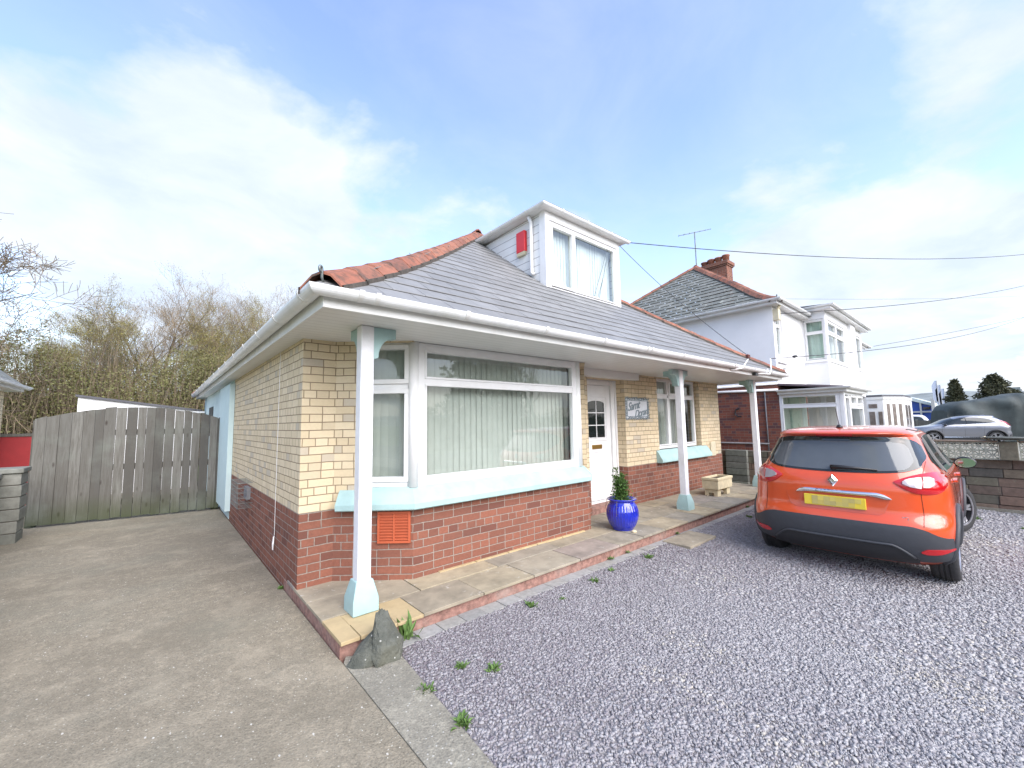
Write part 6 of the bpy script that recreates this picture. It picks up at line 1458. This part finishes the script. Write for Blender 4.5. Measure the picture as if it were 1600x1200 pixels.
def make_tree(name, label, g, height, r, bark, budm, nb=2, bs_=.10, leaves_per_tip=2, low=None, group=None, levels=4, kids=(7, 5, 5, 4), spread=.6, first=.25, upb=.35, tr=1.0, rmin=.004):
    root = thing(name, label, 'tree', (0, 0, 0), group); root['org'] = (0., 0., 0.)
    wood, tw, tips = bare_tree(g, height, r, levels, spread=spread, kids=kids, first=first, upb=upb, rmin=rmin)
    wood.build('trunk', bark, root, smooth=True, fixn=False)
    bd = MB()
    for t in tips:
        for k in range(leaves_per_tip): leaf(bd, (t[0]+g.gauss(0, .12), t[1]+g.gauss(0, .12), t[2]+g.gauss(0, .12)), bs_, g, .1, mi=1, asp=.6)
    if low:
        for k in range(low[0]):
            a = g.uniform(0, 6.283); rr = abs(g.gauss(0, low[1])); leaf(bd, (math.cos(a)*rr, math.sin(a)*rr, g.uniform(0, low[2])), bs_*1.4, g, .1, mi=1, asp=.6)
    o = len(tw.v); tw.v += bd.v; tw.f += [tuple(i+o for i in f) for f in bd.f]; tw.m += bd.m; tw.r += bd.r
    tw.build('crown', ['twig', budm], root, fixn=False)
    return root
g = random.Random(31)
GR = 'woodland trees behind the gate'
kinds = [make_tree('bare_tree', '', g, 9.3, .15, 'bark', 'budb', group=GR, leaves_per_tip=3, bs_=.05, kids=(9, 7, 6, 5)),
         make_tree('budding_tree', '', g, 8.2, .12, 'bark_g', 'bud', group=GR, leaves_per_tip=9, bs_=.06, low=(5000, 1.3, 5.5), first=.15, kids=(8, 6, 6, 5)),
         make_tree('young_tree', '', g, 7.8, .09, 'bark', 'bud', group=GR, leaves_per_tip=7, bs_=.055, low=(2500, .9, 5), first=.12, spread=.5, upb=.6, kids=(9, 6, 6, 5)),
         make_tree('ivy_clad_tree', '', g, 7.0, .13, 'bark_g', 'brush', group=GR, leaves_per_tip=9, bs_=.07, low=(9000, 1.2, 5.5), first=.1, kids=(8, 6, 6, 5))]
# positions: (x, y, kind, scale, label)
spots = [(-5.3, 30, 3, .72, 'dark ivy clad tree low at the left of the woodland above the red fence'), (-4.2, 28, 1, .78, 'olive budding tree second from the left, above the left gate post'),
 (-3.2, 31, 3, .95, 'dense ivy covered tree with dark trunk left of the gate centre'), (-2.4, 27, 2, .88, 'thin upright young tree left of the garage roof'),
 (-1.3, 30, 1, .95, 'olive green tree directly above the left end of the garage roof'), (-.2, 33, 0, 1.14, 'tall bare forked tree rising highest behind the middle of the gate'),
 (.9, 28, 3, .85, 'bushy dark olive tree behind the middle of the garage roof'), (1.9, 32, 2, 1.05, 'slim brownish tree right of the tall bare tree'),
 (2.9, 29, 1, .96, 'olive budding tree above the right end of the garage roof'), (4.0, 32, 0, 1.0, 'bare brown tree just left of the bungalow gutter'),
 (5.0, 29, 2, 1.02, 'yellow green young tree showing above the gutter slope'), (6.3, 32, 1, 1.06, 'olive tree mostly hidden behind the bungalow roof edge'),
 (7.6, 30, 2, 1.1, 'twiggy tree rising just over the bungalow gutter corner'),
 (-2.0, 36, 0, .98, 'faint bare tree behind the left group of the woodland'), (1.2, 37, 0, 1.1, 'faint bare tree behind and right of the tall forked tree'), (3.4, 36, 0, 1.12, 'faint bare tree at the back, above the right part of the garage'), (-4.6, 35, 2, .95, 'faint twiggy tree at the back left of the woodland'), (5.6, 37, 0, 1.15, 'faint bare tree at the back beside the bungalow gutter')]
used = set()
for i, (x, y, k, s_, lb) in enumerate(spots):
    o = kinds[k] if k not in used else copy_tree(kinds[k]); used.add(k)
    zs_ = s_*(.76 if x > -2.5 else .68); o.location = (x, y, -.1); o.rotation_euler = (0, 0, i*1.37); o.scale = (s_*.98, s_*.98, zs_); o['label'] = lb; o['category'] = 'tree'
# big bare tree at the far left
t = make_tree('large_bare_tree', 'large bare tree with drooping twigs at the left edge behind the brick house', random.Random(77), 10.5, .24, 'bark', 'budb', leaves_per_tip=0, kids=(11, 8, 7, 5), spread=.85, upb=.05, first=.25, rmin=.012)
t.location = (-7.0, 22, 0); t.scale = (.66, .66, .60)
# undergrowth mass under the trees
g = random.Random(41); mb = MB()
for k in range(130000):
    x = g.uniform(-10, 10); y = g.uniform(23, 37); hh = 4.6+.8*math.sin(x*1.1)+.5*math.sin(x*2.7+y); z = g.random()**.75*max(hh, .8)
    leaf(mb, (x, y, z), .10, g, .2, asp=.55)
o = mb.build('undergrowth', 'brush', fixn=False); tag(o, 'tangled olive undergrowth beneath the woodland behind the garage', 'undergrowth', kind='stuff')
g = random.Random(43); mb = MB()
for k in range(2600):
    x = g.uniform(-10, 10); y = g.uniform(24, 33); z0_ = 0; h = g.uniform(2.5, 6); d = Vector((g.gauss(0, .15), g.gauss(0, .15), 1)).normalized()
    mb.tube([(x, y, 0), Vector((x, y, 0))+d*h*.5+Vector((g.gauss(0, .1), 0, 0)), Vector((x, y, 0))+d*h], [.016, .011, .005], 3, cap=False)
o = mb.build('thicket', 'twig', fixn=False); tag(o, 'thicket of thin bare stems under the woodland trees', 'thicket', kind='stuff')
o = MB().box((-60, 33.5, -.3), (-2, 60, .8)).box((-60, 38, -.3), (40, 60, 3.6)).build('wooded_bank', 'grass'); struct(o)
# conifers in the distance
def conifer(name, label, x, y, z0, h, w, seed, pw=1.0, n=5200, ls=.55):
    g = random.Random(seed); root = thing(name, label, 'tree', (x, y, z0)); tr = MB().tube([(x, y, z0), (x, y, z0+h*.9)], [.25, .05], 6); tr.build('trunk', 'bark', root)
    mb = MB()
    for k in range(n):
        t = g.random()**.9; a = g.uniform(0, 6.283); env = (1-t**pw)**(.62) if pw > 1 else (1-t)**.75
        lump = 1+.24*math.sin(a*5+t*9)+.18*math.sin(a*3-t*17)+.12*math.sin(a*9+t*31); rr = w*env*lump*g.uniform(.55, 1)+.08
        leaf(mb, (x+math.cos(a)*rr, y+math.sin(a)*rr, z0+h*(.06+.94*t)), ls, g, .3, asp=.5)
    mb.build('crown', 'conif', root, fixn=False)
conifer('conifer_tree', 'dark pointed conifer above the left end of the tarpaulin', 86, 3.25, -.2, 6.6, 1.5, 1, 1.0, 3600, .42)
conifer('conifer_tree', 'broad rounded dark tree beside the three poles', 86, -.42, -.2, 7.0, 1.75, 2, 2.4, 5200, .42)
conifer('conifer_tree', 'small pale tree at the right edge beyond the tarpaulin', 92, -2.3, -.2, 4.9, 1.3, 3, 2.4, 2200, .4)
# across the road (mirrored in the windows)
t = make_tree('roadside_tree', 'bare tree across the road, reflected at the left of the bay window', random.Random(5), 9.0, .2, 'bark', 'budb', leaves_per_tip=0, kids=(7, 5, 5, 4)); t.location = (12, -17, -.2)
for x, lb in ((25, 'bare tree across the road, reflected at the right of the bay window'), (30, 'furthest bare tree across the road, reflected at the window edge')):
    t2 = copy_tree(t); t2.location = (x, -18, -.2); t2.rotation_euler = (0, 0, x); t2['label'] = lb
conifer('roadside_conifer', 'broad dark conifer across the road, reflected in the bay window', 18.5, -17, -.2, 10.5, 3.0, 9, 1.4, 8000, .5)
g = random.Random(44); mb = MB()
for k in range(16000):
    x = g.uniform(-12, 60); z = g.random()*(2.6+.6*math.sin(x*.5)); leaf(mb, (x, -16.5+g.gauss(0, .5), z-.2), .28, g, .2, asp=.6)
mb.box((-12, -17.2, -.25), (60, -16.6, 1.9)); o = mb.build('roadside_hedge', 'brush', fixn=False); tag(o, 'long rough hedge on the far side of the road, seen in window reflections', 'hedge', kind='stuff')

# ================================================================== OVERHEAD WIRES
def wire(p0, p1, sag, r, label, n=24):
    p0, p1 = Vector(p0), Vector(p1); P = [p0.lerp(p1, k/n)-Vector((0, 0, sag*4*(k/n)*(1-k/n))) for k in range(n+1)]
    c0 = tuple(p0); o = MB().tube(P, r*.75, 6).build('overhead_wire', 'cable', origin=c0); tag(o, label, 'cable', 'overhead wires'); return o
rayv = lambda x, y, D: tuple(Vector((0, 0, H))+(Matrix(RM) @ Vector((x-800, -(y-600), -644)).normalized())*D)
wire((dx1+.16, dyf-.16, dz1+.02), rayv(1640, 393, 30), .35, .012, 'highest overhead wire running level from the dormer corner to the right edge')
wire((dx1+.02, dyf-.05, dz1-.06), (7.95, 2.79, 2.69), .10, .007, 'thin cable dropping from the dormer corner to the brown insulator on the gutter')
wire((8.45, 3.2, 3.0) if 0 else (9.16, 2.78, 2.72), rayv(1640, 478, 34), .45, .010, 'lower overhead wire rising from the gutter bracket past the neighbour bay')
wire((12.74, nyf-.12, 4.38), rayv(1640, 436, 40), .3, .014, 'middle overhead wire from the neighbour eaves to the right edge')
wire(rayv(1365, 541, 28), rayv(1640, 486, 45), .1, .014, 'short faint wire leaving the far house eaves')
wire(rayv(1228, 467, 22), rayv(1640, 460, 60), .15, .007, 'very faint high wire behind the neighbour bay roof')
wk = MB(); p0_ = Vector((9.16, 2.78, 2.72)); p1_ = Vector(rayv(1640, 478, 34))
q = p0_.lerp(p1_, .035); 
for k in range(3): wk.lathe([(0, -.03), (.03, -.02), (.035, 0), (.03, .02), (0, .03)], (q.x+k*.05, q.y, q.z-.05+k*.008), 10)
o = wk.build('cable_clamp', 'black', smooth=True, origin=tuple(q)); tag(o, 'small black clamp on the lower wire just off the gutter', 'clamp')

# ================================================================== LIGHT AND SKY
wd = bpy.data.worlds.new('World'); sc.world = wd; wd.use_nodes = True; nt = wd.node_tree
bg = nt.nodes['Background']; sky = nt.nodes.new('ShaderNodeTexSky'); sky.sky_type = 'NISHITA'; sky.sun_disc = False
SE, SA = R_(38), R_(183)      # azimuth measured from +Y clockwise
sky.sun_elevation = SE; sky.sun_rotation = SA; sky.air_density = 1.2; sky.dust_density = 1.0; sky.ozone_density = 1.2
tc = nt.nodes.new('ShaderNodeTexCoord'); sp = nt.nodes.new('ShaderNodeSeparateXYZ'); nt.links.new(tc.outputs['Generated'], sp.inputs[0])
zz = mth(nt, 'ADD', mth(nt, 'MAXIMUM', sp.outputs[2], 0.0), .22)
cx = nt.nodes.new('ShaderNodeCombineXYZ'); nt.links.new(mth(nt, 'DIVIDE', sp.outputs[0], zz), cx.inputs[0]); nt.links.new(mth(nt, 'DIVIDE', sp.outputs[1], zz), cx.inputs[1])
def wn(scale, det, ro, loc, dist=0):
    mp = nt.nodes.new('ShaderNodeMapping'); nt.links.new(cx.outputs[0], mp.inputs[0]); mp.inputs['Location'].default_value = loc
    return noise(nt, mp.outputs[0], scale, det, ro, dist)
n1 = wn(1.7, 10, .56, (3.1, 1.7, 0), .25); n2 = wn(.45, 4, .5, (7.3, 2.2, 0)); n3 = wn(2.2, 8, .6, (1.0, 9.0, 0), .4)
low = ramp(nt, sp.outputs[2], .12, .66, (1, 1, 1), (0, 0, 0))
dens = mth(nt, 'ADD', mth(nt, 'ADD', mth(nt, 'MULTIPLY_ADD', n1, 1.9, -.45), mth(nt, 'MULTIPLY', n2, .35)), mth(nt, 'MULTIPLY', low, .16))
BL = [(40, 200, .18, .22), (230, 250, .13, .24), (430, 290, .16, .30), (600, 320, .13, .28), (150, 400, .24, .20), (380, 430, .26, .26), (350, 185, .05, .20), (270, 85, .11, .24), (900, 380, .12, .15),
      (1350, 400, .26, .30), (1550, 470, .30, .35), (1230, 280, .10, .20), (1480, 260, .22, .06), (1560, 130, .20, -.02), (750, 110, .26, -.14), (1050, 180, .24, -.12), (130, 90, .10, -.10), (660, 200, .14, -.08)]
for bx_, by_, sg_, wt_ in BL:      # cloud banks and clear patches, placed by sky direction
    dv = (Matrix(RM) @ Vector((bx_-800, 600-by_, -644))).normalized()
    vd = nt.nodes.new('ShaderNodeVectorMath'); vd.operation = 'DISTANCE'; nt.links.new(tc.outputs['Generated'], vd.inputs[0]); vd.inputs[1].default_value = dv
    q = mth(nt, 'DIVIDE', vd.outputs['Value'], sg_); gss = mth(nt, 'POWER', 2.718, mth(nt, 'MULTIPLY', mth(nt, 'MULTIPLY', q, q), -1.0))
    dens = mth(nt, 'ADD', dens, mth(nt, 'MULTIPLY', gss, wt_*(.62 if wt_ > 0 else .9)))
cl = ramp(nt, dens, .76, 1.12)
wisp = mth(nt, 'MULTIPLY', ramp(nt, n3, .38, .85), .32)
cov = mth(nt, 'MAXIMUM', cl, wisp)
hz = ramp(nt, sp.outputs[2], .0, .24, (1, 1, 1), (0, 0, 0))
cov = mth(nt, 'MAXIMUM', cov, mth(nt, 'MULTIPLY', hz, .9))
shade = mixc(nt, ramp(nt, n3, .35, .7), (3.2, 3.65, 4.35), (4.3, 4.55, 4.9))
skyc = mixc(nt, 1.0, sky.outputs[0], (1.62, 1.52, 1.66), 'MULTIPLY')
fin = mixc(nt, mth(nt, 'MULTIPLY', cov, .94), skyc, shade)
nt.links.new(fin, bg.inputs[0]); bg.inputs[1].default_value = .105
sun = bpy.data.objects.new('sun', bpy.data.lights.new('sun', 'SUN')); col.objects.link(sun)
sun.data.energy = 2.2; sun.data.angle = R_(60); sun.data.color = (1, .96, .9)
dirv = Vector((math.sin(SA)*math.cos(SE), math.cos(SA)*math.cos(SE), math.sin(SE)))
sun.rotation_euler = dirv.to_track_quat('Z', 'Y').to_euler()
sc.view_settings.view_transform = 'Standard'; sc.view_settings.look = 'None'; sc.view_settings.gamma = 1; sc.view_settings.exposure = 1.25
sc.render.engine = 'CYCLES'; sc.cycles.max_bounces = 8; sc.cycles.transparent_max_bounces = 12
for o in bpy.data.objects:
    if 'org' in o: del o['org']
